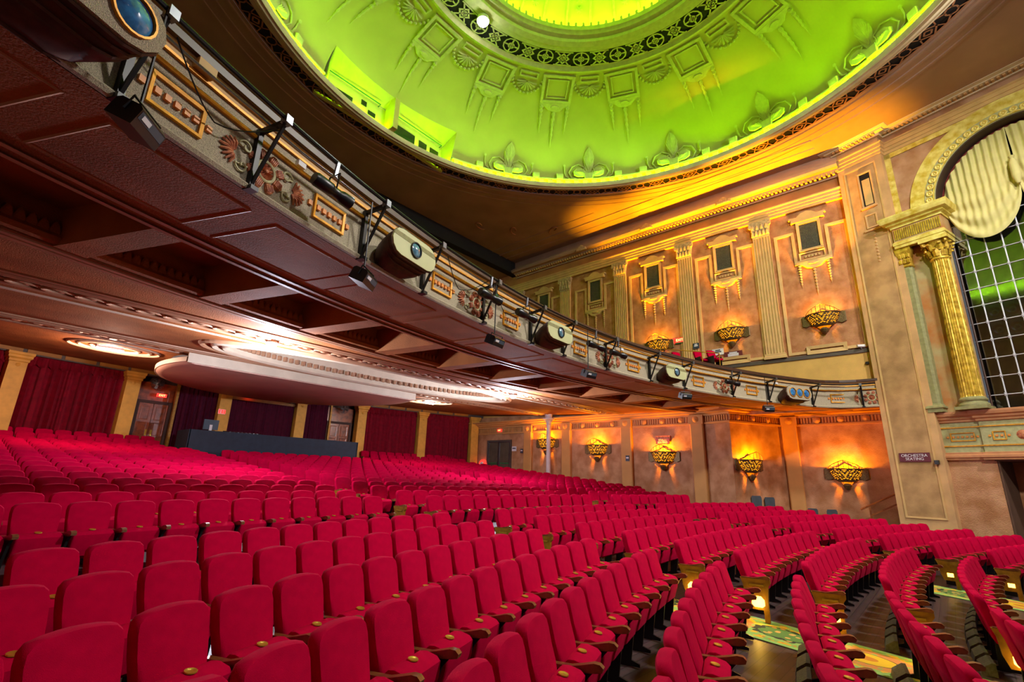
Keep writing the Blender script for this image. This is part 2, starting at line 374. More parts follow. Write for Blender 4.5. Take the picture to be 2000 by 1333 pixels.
for j in range(18):
    R = 44.3+.9*j; z = -.46-.965+.087*j+max(0, j-15)*.10
    mid = [(MID, aR, bL, True)] if j < 15 else []
    row_of(CR, R, z, ('r', j+1), [(NEAR, fl(-2.6), aL if j < 15 else fl(5.6), False)]+mid+[(FAR, bR, fl(21.7 if j > 2 else 20.4), True)], False)
R_, U_, F_ = r2, u2, fw
def px(x, y, z):
    p = Vector((x, y, z)); d = p.dot(F_)
    return (1000+943.4*p.dot(R_)/d, 666.5-943.4*p.dot(U_)/d) if d > .1 else None
vis = []
for t in seats:
    q = px(t[3], t[4], t[5]+.9); q2 = px(t[3], t[4], t[5])
    if q is None: continue
    if -330 < q[0] < 2350 and q[1] < 1560: vis.append(t)
def inframe(t):
    q = px(t[3], t[4], t[5]+.9); return -40 < q[0] < 2040 and q[1] < 1345
vis.sort(key=lambda t: (not inframe(t), hypot(t[3], t[4])))
single = vis[:300]; rest = vis[300:]
for (rw, bl, k, x, y, z, ang, end, vent) in single:
    where = (ORD[rw[1]]+' row in front of the cross aisle') if rw[0] == 'f' else (ORD[rw[1]]+' row behind the cross aisle')
    t = thing('theatre_seat', 'crimson folding seat, %s %s, %s' % (ORD[k], bl, where), 'theatre seat', fr(x, y, z, ang), 'crimson theatre seats in the stalls')
    obj('backrest', MSH['backrest'], t); c = obj('seat', MSH['seat'], t); obj('number_disc', MSH['number_disc'], c)
    obj('standard', MSH['standard'], t, fr(.265, 0, 0)); obj('armrest', MSH['armrest'], t, fr(.265, 0, 0))
    if end == 'L' :
        p = obj('end_panel', MSH['end_panel'], t, fr(-.285, 0, 0)); obj('aisle_lamp', MSH['aisle_lamp'], p); obj('row_plate', MSH['row_plate'], p); obj('armrest', MSH['armrest'], t, fr(-.285, 0, 0))
    if vent: obj('air_vent', MSH['air_vent'], t); obj('vent_cap', MSH['vent_cap'], t)
# the seats past the nearest three hundred: one mesh
g = MB()
O9 = [OUT[i] for i in (0, 3, 4, 5, 6, 9, 12, 13, 14, 15, 18)]
bl3 = back_loops(O9, [(.05, .012), (.03, 0), (-.03, 0), (-.045, .012)])
for (rw, bl, k, x, y, z, ang, end, vent) in rest:
    M = fr(x, y, z, ang); g.cur = 0
    g.loft([[M @ Vector(p) for p in l] for l in bl3])
    g.loft([[M @ Vector((xx, a, b)) for a, b in CUSH[::2]] for xx in (-.21, .21)])
    g.cur = 1; g.prism(ARM[::3]+[ARM[-1]], -.028, .028, 'x', M=M @ fr(.265, 0, 0))
    g.cur = 2; g.prism([(.05, .58), (-.2, .58), (-.1, 0), (.1, 0)], -.014, .014, 'x', M=M @ fr(.265, 0, 0))
    if end == 'L':
        M2 = M @ fr(-.285, 0, 0); g.cur = 3; g.prism(PAN, -.03, .03, 'x', M=M2); g.cur = 1; g.prism(ARM, -.03, .03, 'x', M=M2)
        if random.random() < .55: g.cur = 4; g.prism([(-.2, .25), (-.09, .25), (-.09, .33), (-.2, .33)], -.037, -.03, 'x', M=M2)
o = tag(build(g, 'distant_theatre_seats', ['velvet', 'arm_wood', 'black_metal', 'brass_panel', 'aisle_lamp'], smooth=True), 'rows of crimson theatre seats farther back under the balcony', 'theatre seat', 'crimson theatre seats in the stalls'); o['kind'] = 'stuff'
# a few lit aisle lamps throw light on the boards
for t in single:
    if t[7] == 'L' and t[1] == MID and t[0][0] == 'f' and t[0][1] >= 5:
        M = fr(t[3], t[4], t[5], t[6]); p = M @ Vector((-.40, -.15, .25)); light('POINT', 'aisle_glow', p, 3.0, (1, .62, .1), .03)
# ------------------------------------------------------------------ far side wall, balcony level (x = 23.2)
XW = 23.2
w = MB(); w.box(XW, XW+.3, 1.2, 38, 3.0, 14.3)
wall_right = struct(w, 'wall_right', 'wall_up')
WR = lambda y, z, off=0.: fr(XW-off, y, z, -90)          # local x runs towards the stage, -y into the hall
PY = [1.9, 4.95, 8.65, 12.40, 16.20, 20.0, 23.75, 27.5, 31.2]
g = MB(); g.box(XW-.03, XW+.05, 1.2, 38, 3.4, 5.2); build(g, 'dado', 'wall_yellow', wall_right)
g = MB(); g.box(XW-.08, XW+.05, 1.2, 38, 5.2, 5.36); build(g, 'skirting', 'skirt', wall_right)
def m_pil(z0, z1, wd, dp, mname, flutes=6):
    g = MB(); h = wd/2; n = flutes; pts = [(-h, .0)]
    for k in range(n):
        a = -h+wd*(k+.18)/n; b = -h+wd*(k+.82)/n; pts += [(a, -dp), (a+.012, -dp+.03), (b-.012, -dp+.03), (b, -dp)]
    pts.insert(1, (-h, -dp)); pts += [(h, -dp), (h, 0)]
    g.prism(pts, z0, z1, 'z'); return g.mesh('pilaster', mname)
me_pil = m_pil(5.55, 11.25, .72, .14, 'wall_trim')
gb = MB(); gb.sweep([(-.4, 0), (-.4, -.15), (.4, -.15), (.4, 0)], [(0, 5.36), (.05, 5.36), (.05, 5.46), (.02, 5.5), (.02, 5.58), (-.01, 5.6)]); me_pbase = gb.mesh('pilaster_base', 'wall_trim')
def m_cap(wd, z0, h):
    g = MB(); h2 = wd/2
    L = []
    for k, zz in ((1.0, 0), (.98, .12), (1.06, .5), (1.22, .8), (1.3, .84), (1.3, 1.0), (1.24, 1.0)):
        L.append([(-h2*k, .02, z0+h*zz), (-h2*k, -.16*k, z0+h*zz), (h2*k, -.16*k, z0+h*zz), (h2*k, .02, z0+h*zz)])
    g.loft(L, cap=True)
    for row, (zz, sc) in enumerate(((.1, .5), (.42, .6))):
        for k in range(5-row):
            x = wd*(k-(4-row)/2)/(5-row)*1.1
            g.prism([(x-.07*sc*2, z0+h*zz), (x+.07*sc*2, z0+h*zz), (x+.05, z0+h*(zz+.3)), (x, z0+h*(zz+.38)), (x-.05, z0+h*(zz+.3))], -.24, -.14, 'y', .35)
    for sx in (-1, 1): g.lathe([(.001, -.05), (.09, -.05), (.10, 0), (.09, .05), (.001, .05)], 10, Matrix.Translation((sx*h2*1.12, -.17, z0+h*.74)) @ Matrix.Rotation(pi/2, 4, 'X'))
    return g.mesh('capital', 'capital', True)
me_cap = m_cap(.72, 11.25, .84)
for y in PY[1:]:
    p = obj('pilaster', me_pil, wall_right, WR(y, 0)); obj('pilaster_base', me_pbase, p); obj('capital', me_cap, p)
PATHW = [(XW, 38), (XW, 1.2)]
g = MB(); g.sweep(PATHW, [(0, 12.09), (.16, 12.09), (.16, 12.22), (.19, 12.24), (.19, 12.36), (.22, 12.38), (.22, 12.5), (.27, 12.55), (.27, 12.6), (0, 12.6)]); build(g, 'architrave', 'wall_trim', wall_right)
g = MB(); g.box(XW-.1, XW+.01, 1.2, 38, 12.6, 13.15); build(g, 'frieze', 'wall_frieze', wall_right)
CORN = [(0, 13.1), (.2, 13.1), (.2, 13.28), (.42, 13.3), (.42, 13.36), (.66, 13.36), (.74, 13.44), (.74, 13.52), (.60, 13.56), (.60, 13.64), (.34, 13.72), (.34, 14.22)]
g = MB(); g.sweep([(XW, 20.2), (XW, 1.55)], CORN); build(g, 'cornice', 'ceiling_brown', wall_right)
g = MB()
for k in range(105): yy = 1.7+k*.176; g.box(XW-.40, XW-.2, yy, yy+.09, 13.18, 13.29)
build(g, 'dentils', 'wall_trim', wall_right, kind='stuff')
for yy in (14.6, 10.4, 6.3):
    g = MB(); g.prism([(-.35, 0), (.35, 0), (.35, .16), (.2, .2), (.12, .3), (0, .36), (-.12, .3), (-.2, .2), (-.35, .16)], -.08, .04, 'y', .2); build(g, 'cornice_cartouche', 'capital', wall_right, WR(yy, 13.3, .70))
# window bays between the pilasters: grille, pediment, tablet, cartouche with three tassels, side panels
def rect_frame(x0, x1, z0, z1, wd, dp):
    g = MB(); o = [(x0, z0), (x1, z0), (x1, z1), (x0, z1)]; i = [(x0+wd, z0+wd), (x1-wd, z0+wd), (x1-wd, z1-wd), (x0+wd, z1-wd)]
    vs = [(a, 0, b) for a, b in o]+[(a, -dp, b) for a, b in o]+[(a, -dp*.8, b) for a, b in i]+[(a, 0, b) for a, b in i]; fs = []
    for k in range(4):
        j = (k+1) % 4; fs += [(k, j, 4+j, 4+k), (4+k, 4+j, 8+j, 8+k), (8+k, 8+j, 12+j, 12+k)]
    return g.add(vs, fs)
me_win = MB().box(-.36, .36, -.02, .02, 10.13, 11.40).mesh('grille', 'grille_window')
me_wfr = rect_frame(-.47, .47, 10.05, 11.50, .11, .10).mesh('window_frame', 'wall_trim')
g = MB(); g.prism([(-.66, 11.5), (.66, 11.5), (.66, 11.66), (.74, 11.68), (.74, 11.76), (.42, 11.74), (.22, 11.9), (0, 11.96), (-.22, 11.9), (-.42, 11.74), (-.74, 11.76), (-.74, 11.68), (-.66, 11.66)], -.16, 0, 'y', .04); me_ped = g.mesh('pediment', 'wall_trim')
me_tab = rect_frame(-.50, .50, 9.62, 10.0, .06, .08).mesh('tablet', 'wall_trim')
g = MB(); g.prism([(-.72, 9.58), (.72, 9.58), (.72, 9.48), (.45, 9.42), (.28, 9.26), (0, 9.18), (-.28, 9.26), (-.45, 9.42), (-.72, 9.48)], -.10, 0, 'y', .06); me_cart = g.mesh('cartouche', 'wall_trim', True)
g = MB(); g.prism(ell(.2, .07, 16, 0, 9.44), -.15, -.09, 'y', .3); me_oval = g.mesh('oval_boss', 'wall_trim', True)
def m_tassel(x, z0, z1):
    g = MB(); n = 8; prof = []
    for k in range(n):
        zz = z0+(z1-z0)*k/n; h = (z1-z0)/n; r = .075*(1-.5*k/n); prof += [(r*.5, zz), (r, zz+h*.45), (r*.5, zz+h*.95)]
    prof += [(.004, z1+(z1-z0)*.12)]; g.lathe(prof, 8, Matrix.Translation((x, -.03, 0))); return g.mesh('tassel', 'wall_trim', True)
me_tas = [m_tassel(-.55, 9.45, 8.5), m_tassel(0, 9.2, 8.08), m_tassel(.55, 9.45, 8.5)]
g = MB()
for k in range(5): g.box(-.3+.13*k, -.22+.13*k, -.05, 0, 9.76, 9.86)
me_beads = g.mesh('bead_row', 'wall_trim')
BY = [3.02, 6.72, 10.45, 14.08, 17.9, 21.9, 25.6, 29.3]
for y in BY:
    M = WR(y, 0, .0)
    p = obj('window_frame', me_wfr, wall_right, M); obj('grille', me_win, p); obj('pediment', me_ped, p); q = obj('tablet', me_tab, wall_right, M); b_ = obj('bead_row', me_beads, q); b_['kind'] = 'stuff'
    q = obj('cartouche', me_cart, wall_right, M); obj('oval_boss', me_oval, q)
    for m in me_tas: obj('tassel', m, q)
def poly_frame(poly, wd, dp):
    n = len(poly); ins = []
    for k in range(n):
        p, a, b = Vector(poly[k]), Vector(poly[k-1]), Vector(poly[(k+1) % n]); d1 = (p-a).normalized(); d2 = (b-p).normalized(); n1 = Vector((d1.y, -d1.x)); n2 = Vector((d2.y, -d2.x)); m_ = (n1+n2).normalized(); ins.append(p+m_*(wd/max(.3, m_.dot(n1))))
    g = MB(); vs = [(a, 0, b) for a, b in poly]+[(a, -dp, b) for a, b in poly]+[(a, -dp*.8, b) for a, b in ins]+[(a, 0, b) for a, b in ins]; fs = []
    for k in range(n): j = (k+1) % n; fs += [(k, j, n+j, n+k), (n+k, n+j, 2*n+j, 2*n+k), (2*n+k, 2*n+j, 3*n+j, 3*n+k)]
    return g.add(vs, fs)
me_sp = poly_frame([(-1.42, 5.42), (-1.42, 11.1), (-.60, 11.1), (-.60, 9.66), (.60, 9.66), (.60, 11.1), (1.42, 11.1), (1.42, 5.42)], .12, .07).mesh('panel_moulding', 'wall_trim')
me_cr = rect_frame(-.72, .72, 5.36, 5.72, .13, .12).mesh('panel_step', 'wall_trim')
for y in BY: obj('panel_moulding', me_sp, wall_right, WR(y, 0)); obj('panel_step', me_cr, wall_right, WR(y, 0))
# ------------------------------------------------------------------ stalls side wall, with its bend
PST = [(22.8, 25), (22.8, 8.2), (22.4, 6.95), (25.2, 5.55), (25.4, 5.0), (25.3, 1.2)]
g = MB(); g.sweep(PST, [(0, -2.6), (0, 3.7)]); g.sweep(PST, [(-.25, -2.6), (-.25, 3.7)])
wall_st = struct(g, 'wall_stalls', 'wall_stalls')
g = MB(); g.sweep(PST, [(0, 2.62), (.10, 2.62), (.10, 2.70), (.05, 2.72)]); build(g, 'frieze_ledge', 'pilaster_stalls', wall_st)
g = MB(); g.sweep(PST, [(.0, 3.0), (.12, 3.0), (.12, 3.08), (.26, 3.12), (.26, 3.18), (.4, 3.22), (.4, 3.28), (.6, 3.3), (.6, 3.36), (0, 3.36)]); build(g, 'cornice', 'pilaster_stalls', wall_st)
def along(path, step, start=0.):
    out = []; acc = -start
    for (x0, y0), (x1, y1) in zip(path, path[1:]):
        L = hypot(x1-x0, y1-y0); d = -acc if acc < 0 else 0; ang = degrees(atan2(y1-y0, x1-x0))
        while d < L: out.append((x0+(x1-x0)*d/L, y0+(y1-y0)*d/L, ang)); d += step
        acc = -(d-L)
    return out
g = MB()
for x, y, a in along(PST, .12, .03): g.box(-.03, .03, -.05, .01, 2.74, 2.98, fr(x, y, 0, a))
build(g, 'fluting', 'pilaster_stalls', wall_st, kind='stuff')
gbo = MB(); gbo.lathe([(.001, .10), (.06, .085), (.10, .05), (.13, .03), (.15, 0)], 14, Matrix.Rotation(pi/2, 4, 'X')); me_boss = gbo.mesh('boss', 'pilaster_stalls', True)
PILS = [(22.8, 18.62, -90), (22.8, 15.85, -90), (22.8, 12.13, -90), (22.8, 8.5, -90), (25.3, 5.25, -75)]
def m_spil():
    g = MB(); g.prism([(-.3, .02), (-.3, -.16), (-.26, -.2), (.26, -.2), (.3, -.16), (.3, .02)], -2.4, 2.64, 'z'); g2 = MB(); g2.box(-.33, .33, -.24, .02, 2.64, 3.05); return g.mesh('pilaster', 'pilaster_stalls'), g2.mesh('pilaster_block', 'pilaster_stalls')
mp1, mp2 = m_spil()
for x, y, a in PILS:
    p = obj('pilaster', mp1, wall_st, fr(x, y, 0, a)); q = obj('pilaster_block', mp2, p); obj('boss', me_boss, q, fr(0, -.24, 2.85))
for cyc in ((17.24), (13.87), (10.21)):
    for k in (-1, 0, 1): obj('boss', me_boss, wall_st, fr(22.75, cyc+k*.95, 2.86, -90))
for k in (-.9, 0, .9): obj('boss', me_boss, wall_st, fr(23.6+k*.89, 6.3-k*.45, 2.86, -26.6)); obj('boss', me_boss, wall_st, fr(25.3, 3.2+k, 2.86, -90))
# ------------------------------------------------------------------ sconces
def sconce_meshes():
    o = [(-.80, .10), (-.66, .04), (-.50, .10), (-.34, .04), (-.20, -.08), (-.12, -.24), (0, -.33), (.12, -.24), (.20, -.08), (.34, .04), (.50, .10), (.66, .04), (.80, .10), (.80, .50), (.70, .56), (.45, .54), (.22, .62), (.1, .70), (0, .76), (-.1, .70), (-.22, .62), (-.45, .54), (-.70, .56), (-.80, .50)]
    g = MB(); g.prism(o, -.05, 0, 'y', .03); plate = g.mesh('back_plate', 'sconce_bronze')
    def bowl(u, v, k=1.):
        a = pi*(u-.5)*.98; rad = (.30+.33*v**.55)*k; return Vector((rad*sin(a), -.05-.42*(.35+.65*v**.55)*cos(a)*k, -.02+.52*v))
    g = MB(); g.surf(lambda u, v: bowl(u, v, .93), 20, 6); glow = g.mesh('glass_bowl', 'sconce_glow', True)
    g = MB(); rnd = random.Random(3); nu_, nv_ = 44, 18
    hole = {}
    for i in range(nu_//2):
        for j in range(nv_): 
            q = (i*3+j*5) % 7 in (0, 3) or (i % 5 == 1 and j % 4 == 1); hole[(i, j)] = hole[(nu_-1-i, j)] = q and 2 < j < nv_-1 and rnd.random() < .9
    g.surf(lambda u, v: bowl(u, v), nu_, nv_, skip=lambda u, v: hole.get((int(u*nu_), int(v*nv_)), False))
    for v in (0, .35, .7, 1): g.tube([bowl(i/20, v) for i in range(21)], .016 if v < 1 else .026, 5)
    lat = g.mesh('lattice_bowl', 'sconce_bronze')
    g = MB()
    for k in range(11):
        x = -.5+k*.1; h = .30*max(0, 1-abs(x)/.42)**.8+.05; a = pi*x*.9; q = bowl(.5+x*.9, 1)
        g.tube([q, q+Vector((0, 0, h))], .012, 4)
    g.tube([bowl(.5+(-.5+k*.1)*.9, 1)+Vector((0, 0, .30*max(0, 1-abs(-.5+k*.1)/.42)**.8+.05)) for k in range(11)], .014, 4)
    crest = g.mesh('crest', 'sconce_bronze')
    g = MB(); g.lathe([(.001, -.36), (.05, -.35), (.13, -.26), (.17, -.17), (.12, -.10), (.05, -.08)], 12, Matrix.Translation((0, -.12, 0))); fin = g.mesh('finial', 'sconce_bronze', True)
    return plate, glow, lat, crest, fin
SC = sconce_meshes()
def sconce(x, y, z, ang, label, e=55, up_=0):
    t = thing('wall_sconce', label, 'wall lamp', fr(x, y, z, ang), 'bronze lattice wall sconces')
    obj('back_plate', SC[0], t); obj('glass_bowl', SC[1], t); l = obj('lattice_bowl', SC[2], t); l['kind'] = 'stuff'; c = obj('crest', SC[3], t); c['kind'] = 'stuff'; obj('finial', SC[4], t)
    p = fr(x, y, z, ang) @ Vector((0, -.26, .46)); light('POINT', 'sconce_light', p, e, (1, .47, .0) if up_ else (1, .33, .0), .07)
    for sx in ((-1.5, 1.5) if up_ else ()): light('SPOT', 'sconce_uplight', fr(x, y, z, ang) @ Vector((0, -.36, .6)), up_, (1, .40, .0), .1, aim=fr(x, y, z, ang) @ Vector((sx, -1.25, 7)), spot=42, blend=1)
for y, zb, lb in ((17.24, 1.66, 'bronze lattice sconce half hidden behind the thin white column'), (13.87, 1.28, 'bronze lattice sconce on the stalls wall, second from the rear corner'), (10.21, .88, 'bronze lattice sconce below the red stalls seating sign')):
    sconce(22.78, y, zb, -90, lb, 320)
sconce(23.20, 6.55, .52, -26.6, 'bronze lattice sconce on the angled stalls wall', 320)
sconce(25.33, 3.30, .25, -90, 'large bronze lattice sconce nearest the handrail and tall pier', 380)
for y, lb in ((2.98, 'bronze lattice sconce on the upper wall beside the tall pier'), (6.70, 'bronze lattice sconce above the small red balcony sign'), (10.32, 'bronze lattice sconce behind the balcony rail and red seats'), (14.08, 'bronze lattice sconce mostly hidden behind the balcony handrail')):
    sconce(23.18, y, 6.52, -90, lb, 105, 9000)
# ------------------------------------------------------------------ balcony: plan of the front
CB = (9.9, -16.45); RB = 23.4
def dB(x, y): return hypot(x-CB[0], y-CB[1])-RB
def zs(d): return 3.0+.042*d+max(0, d-11)*.02
def bz(x, y): return zs(dB(x, y))
TAIL = [(21.951, 3.608), (22.42, 3.22), (22.74, 2.76), (22.92, 2.2), (22.98, 1.45)]
TL = [0.]
for a, b in zip(TAIL, TAIL[1:]): TL.append(TL[-1]+hypot(b[0]-a[0], b[1]-a[1]))
def front(a):
    """point and heading of the balcony front at angle a (degrees), continued round the end"""
    if a <= 31: return CB[0]+RB*sin(radians(a)), CB[1]+RB*cos(radians(a)), -a
    q = min(TL[-1]-1e-4, (a-31)*RB*pi/180)
    for k in range(4):
        if q <= TL[k+1]:
            u = (q-TL[k])/(TL[k+1]-TL[k]); p, n = TAIL[k], TAIL[k+1]; return p[0]+(n[0]-p[0])*u, p[1]+(n[1]-p[1])*u, degrees(atan2(n[1]-p[1], n[0]-p[0]))
def FB(a, z=0., off=0.):
    x, y, h = front(a); return fr(x, y, z, h) @ Matrix.Translation((0, -off, 0))
FP = [front(-38+k*69/92)[:2] for k in range(93)]+TAIL[1:]
balc = thing('balcony', 'long curved balcony front with speckled stucco, gold framed panels and flower ornaments', 'balcony')
g = MB(); g.sweep(FP, [(.0, 2.995), (.06, 2.99), (.08, 3.03), (.04, 3.07), (.0, 3.09), (0, 3.66)]); build(g, 'stucco_band', 'stucco', balc)
g = MB(); g.sweep(FP, [(0, 3.66), (.035, 3.66), (.05, 3.68), (.035, 3.705), (0, 3.71)]); build(g, 'gold_rail', 'gold_paint', balc)
g = MB(); g.sweep(FP, [(0, 3.71), (0, 3.83)]); build(g, 'upper_band', 'stucco', balc)
g = MB(); g.sweep(FP, [(0, 3.83), (.03, 3.83), (.03, 3.86), (0, 3.865)]); build(g, 'gold_rail', 'gold_paint', balc)
g = MB(); g.sweep(FP, [(0, 3.865), (0, 3.95), (.05, 3.96), (.05, 4.0)]); build(g, 'upper_band', 'wall_trim', balc)
g = MB(); g.sweep(FP, [(.05, 3.98), (.1, 3.99), (.1, 4.08), (-.30, 4.10), (-.30, 3.4)]); build(g, 'handrail_cap', 'rail_brown', balc)
# the deck behind, rising to the back
g = MB(); g.surf(lambda u, v: (-4.2+27.6*u, (lambda y0: y0+(37-y0)*v)(CB[1]+sqrt(max(1, (RB+.3)**2-(min(22.9, -4.2+27.6*u)-CB[0])**2)) if -4.2+27.6*u < 22.3 else 3.2), 3.45+.36*((lambda y0: (37-y0)*v)(4))), 30, 20)
build(g, 'deck', 'hall_dark', balc)
# ornaments
FRM = [-34, -29.2, -23.1, -17.9, -11.3, -5.6, 1.6, 7.95, 16.3, 23.25, 33.6]
g = rect_frame(-.28, .28, 3.20, 3.54, .035, .04); me_gf = g.mesh('gold_frame', 'gold_paint')
g = MB(); g.box(-.030, .030, -.035, 0, 3.335, 3.40); me_sq = g.mesh('square_boss', 'orange_boss')
for a in FRM:
    M = FB(a); f = obj('gold_frame', me_gf, balc, M)
    for k in range(-3, 4): obj('square_boss', me_sq, f, Matrix.Translation((k*.098 if abs(k) < 3 else k*.114, 0, 0)))
def rosette_meshes():
    g = MB(); Ry = Matrix.Translation((0, 0, 3.36)) @ Matrix.Rotation(pi/2, 4, 'X')
    g.lathe([(.10, 0), (.105, .03), (.12, .04), (.135, .03), (.14, 0)], 24, Ry); ring = g.mesh('ring', 'leaf_cream', True)
    g = MB()
    for k in range(12):
        a = 2*pi*k/12; c, sn = cos(a), sin(a)
        g.loft([[(c*r-sn*wd, -dp, 3.36+sn*r+c*wd) for wd, dp in ((-w_, .005), (0, .03), (w_, .005))] for r, w_ in ((.02, .006), (.06, .016), (.098, .02))], cap=False, close=False)
    g.lathe([(.001, .05), (.02, .045), (.03, .02)], 8, Ry); cen = g.mesh('flower_heart', 'terracotta')
    g = MB(); n = 5
    pts = []
    g.prism([(-.035, 0), (.035, 0), (.055, .06), (.045, .10), (0, .12), (-.045, .10), (-.055, .06)], -.04, 0, 'y', .35)
    for k in range(n): x = -.04+.02*k; g.box(x-.004, x+.004, -.048, -.03, .01, .09)
    pet = g.mesh('petal', 'terracotta')
    g = MB()
    for k in range(9):
        a = radians(-72+18*k); L = .20-.035*abs(k-4)/4
        p0 = Vector((0, 0, 0)); d = Vector((cos(a), 0, sin(a)))
        g.tube([p0+d*.03+Vector((0, -.012, 0)), p0+d*L*.6+Vector((0, -.04, 0)), p0+d*L+Vector((0, -.02, 0))], .016, 5, taper=(.5, 1.1, .7))
    fan = g.mesh('leaf_fan', 'terracotta', True)
    def spiral(sx, sz, x0, z0, r0):
        pts = []
        for k in range(16):
            a = k/15*2.2*pi; r = r0*(1-.8*k/15); pts.append((x0+sx*r*cos(a), -.02-.015*(k/15), z0+sz*r*sin(a)))
        return pts
    g = MB(); g.tube([(.16, -.02, 3.36), (.22, -.02, 3.44)]+spiral(1, 1, .30, 3.47, .09), .011, 5); s1 = g.mesh('scroll', 'leaf_cream', True)
    g = MB(); g.tube([(.16, -.02, 3.33), (.22, -.02, 3.26)]+spiral(1, -1, .31, 3.23, .08), .011, 5); s2 = g.mesh('scroll', 'leaf_cream', True)
    g = MB(); g.tube([(-.16, -.02, 3.36), (-.22, -.02, 3.44)]+spiral(-1, 1, -.30, 3.47, .09), .011, 5); s3 = g.mesh('scroll', 'leaf_cream', True)
    g = MB(); g.tube([(-.16, -.02, 3.33), (-.22, -.02, 3.26)]+spiral(-1, -1, -.31, 3.23, .08), .011, 5); s4 = g.mesh('scroll', 'leaf_cream', True)
    return ring, cen, pet, fan, (s1, s2, s3, s4)
RO = rosette_meshes()
ROS = [-31.6, -20.45, -8.6, 4.88, 19.7, 36.3]
for a in ROS:
    M = FB(a); r = obj('flower_ornament', RO[0], balc, M); obj('flower_heart', RO[1], r)
    for k in range(8):
        b = radians(22.5+45*k); obj('petal', RO[2], r, Matrix.Translation((0, 0, 3.36)) @ Matrix.Rotation(-b, 4, 'Y') @ Matrix.Translation((0, 0, .145)))
    if a < 36:
        for m in RO[4]: obj('scroll', m, r)
        obj('leaf_fan', RO[3], r, Matrix.Translation((.40, 0, 3.34))); 
    obj('leaf_fan', RO[3], r, Matrix.Translation((-.40, 0, 3.34)) @ Matrix.Rotation(pi, 4, 'Y'))
# ------------------------------------------------------------------ follow-spot housings on the front
HOU = [-26.1, -14.7, -2.35, 11.75]
def housing(a, label, lenses, mface):
    t = thing('spotlight_housing', label, 'light housing', FB(a, 3.33) @ (Matrix.Scale(.84, 4) if len(lenses) == 1 else Matrix.Identity(4)), 'spotlight housings on the balcony front')
    def st(hw, hh, n=6): return [(hw-hh+hh*cos(radians(-90+180*k/n)), hh*sin(radians(-90+180*k/n))) for k in range(n+1)]+[(-hw+hh+hh*cos(radians(90+180*k/n)), hh*sin(radians(90+180*k/n))) for k in range(n+1)]
    g = MB(); L = []
    for y, hw, hh, dz in ((.02, .40, .20, -.14), (-.12, .48, .27, -.10), (-.3, .56, .28, -.06), (-.45, .60, .26, .0), (-.58, .62, .245, .02)): L.append([(x, y, z+dz) for x, z in st(hw, hh)])
    g.loft(L); build(g, 'body', 'housing_brown', t, smooth=True)
    for k in range(7):
        g = MB(); u = -.02-.09*k; i = min(3, int(k/1.7)); y0 = [.02, -.12, -.3, -.45][i]; hw = .41+.034*k; hh = .205+.013*k-(.04 if k > 4 else 0); dz = -.13+.025*k
        g.tube([(x, u-.02, z+dz-.01) for x, z in st(hw+.012, hh+.014)], .016, 4, closed=True); build(g, 'rib', 'housing_brown', t)
    g = MB(); g.prism(st(.63, .25), -.62, -.58, 'y'); g.v = [(x, y, z+.02) for x, y, z in g.v]; f = build(g, 'face_plate', mface, t)
    if len(lenses) == 1: g = MB(); g.prism([(-.61, .06), (-.6, .0+.10), (-.57, .15), (.57, .15), (.6, .10), (.61, .06)], -.624, -.62, 'y'); g.v = [(x, y, z+.03) for x, y, z in g.v]; build(g, 'olive_stripe', 'green_stone', f)
    for lx in lenses:
        g = MB(); Mx = Matrix.Translation((lx, -.62, .02)) @ Matrix.Rotation(pi/2, 4, 'X'); rr = .155 if len(lenses) > 1 else .135
        g.lathe([(.001, .05), (rr*.5, .042), (rr*.85, .015), (rr, .0)], 20, Mx); build(g, 'lens', 'glass_blue' if len(lenses) > 1 else 'glass_lens', t, smooth=True)
        g = MB(); g.lathe([(rr, 0), (rr, .03), (rr+.018, .03), (rr+.018, 0)], 20, Mx); build(g, 'lens_ring', 'gold_paint' if len(lenses) > 1 else 'black_metal', t, smooth=True)
housing(HOU[0], 'ornate brown spotlight housing with big glass lens at top left', [-.36, 0, .36], 'stucco')
housing(HOU[1], 'spotlight housing with pale oval face, nearest below the green dome', [0.], 'housing_face')
housing(HOU[2], 'spotlight housing with pale oval face in the middle of the balcony front', [0.], 'housing_face')
housing(HOU[3], 'spotlight housing with pale oval face below the red balcony seats', [0.], 'housing_face')
housing(27.6, 'spotlight housing with three round blue lenses near the tall pier', [-.35, 0, .35], 'stucco')
# ------------------------------------------------------------------ lighting brackets, pipe, floods
BRK = [(-28.6, ''), (-24.3, 'black steel bracket beside the top left spotlight housing'), (-20.9, 'black steel bracket crossing the nearest flower ornament'), (-16.3, 'black steel bracket left of the second spotlight housing'), (-12.7, 'black steel bracket right of the second spotlight housing'), (-8.15, 'black steel bracket over the second flower ornament'), (-3.75, 'black steel bracket left of the middle spotlight housing'), (-.4, 'black steel bracket right of the middle spotlight housing'), (4.5, 'black steel bracket over the third flower ornament'), (9.9, 'black steel bracket left of the fourth spotlight housing'), (14.3, 'black steel bracket right of the fourth spotlight housing'), (20.6, 'black steel bracket over the fourth flower ornament'), (25.3, 'black steel bracket left of the three blue lenses'), (30.9, 'black steel bracket right of the three blue lenses'), (35.6, 'black steel bracket last before the tall pier')]
def bar(g, a, b, w_):
    a, b = Vector(a), Vector(b); d = (b-a); L = d.length; q = d.to_track_quat('Z', 'Y').to_matrix().to_4x4(); g.box(-w_, w_, -w_, w_, 0, L, Matrix.Translation(a) @ q)
gA = MB(); gA.box(-.03, .03, -.075, -.01, 3.02, 3.78); meA = gA.mesh('post', 'black_metal')
gB = MB(); bar(gB, (0, -.04, 3.75), (0, -.42, 3.80), .026); meB = gB.mesh('arm', 'black_metal')
gC = MB(); bar(gC, (0, -.06, 3.06), (0, -.40, 3.76), .016); meC = gC.mesh('brace', 'black_metal')
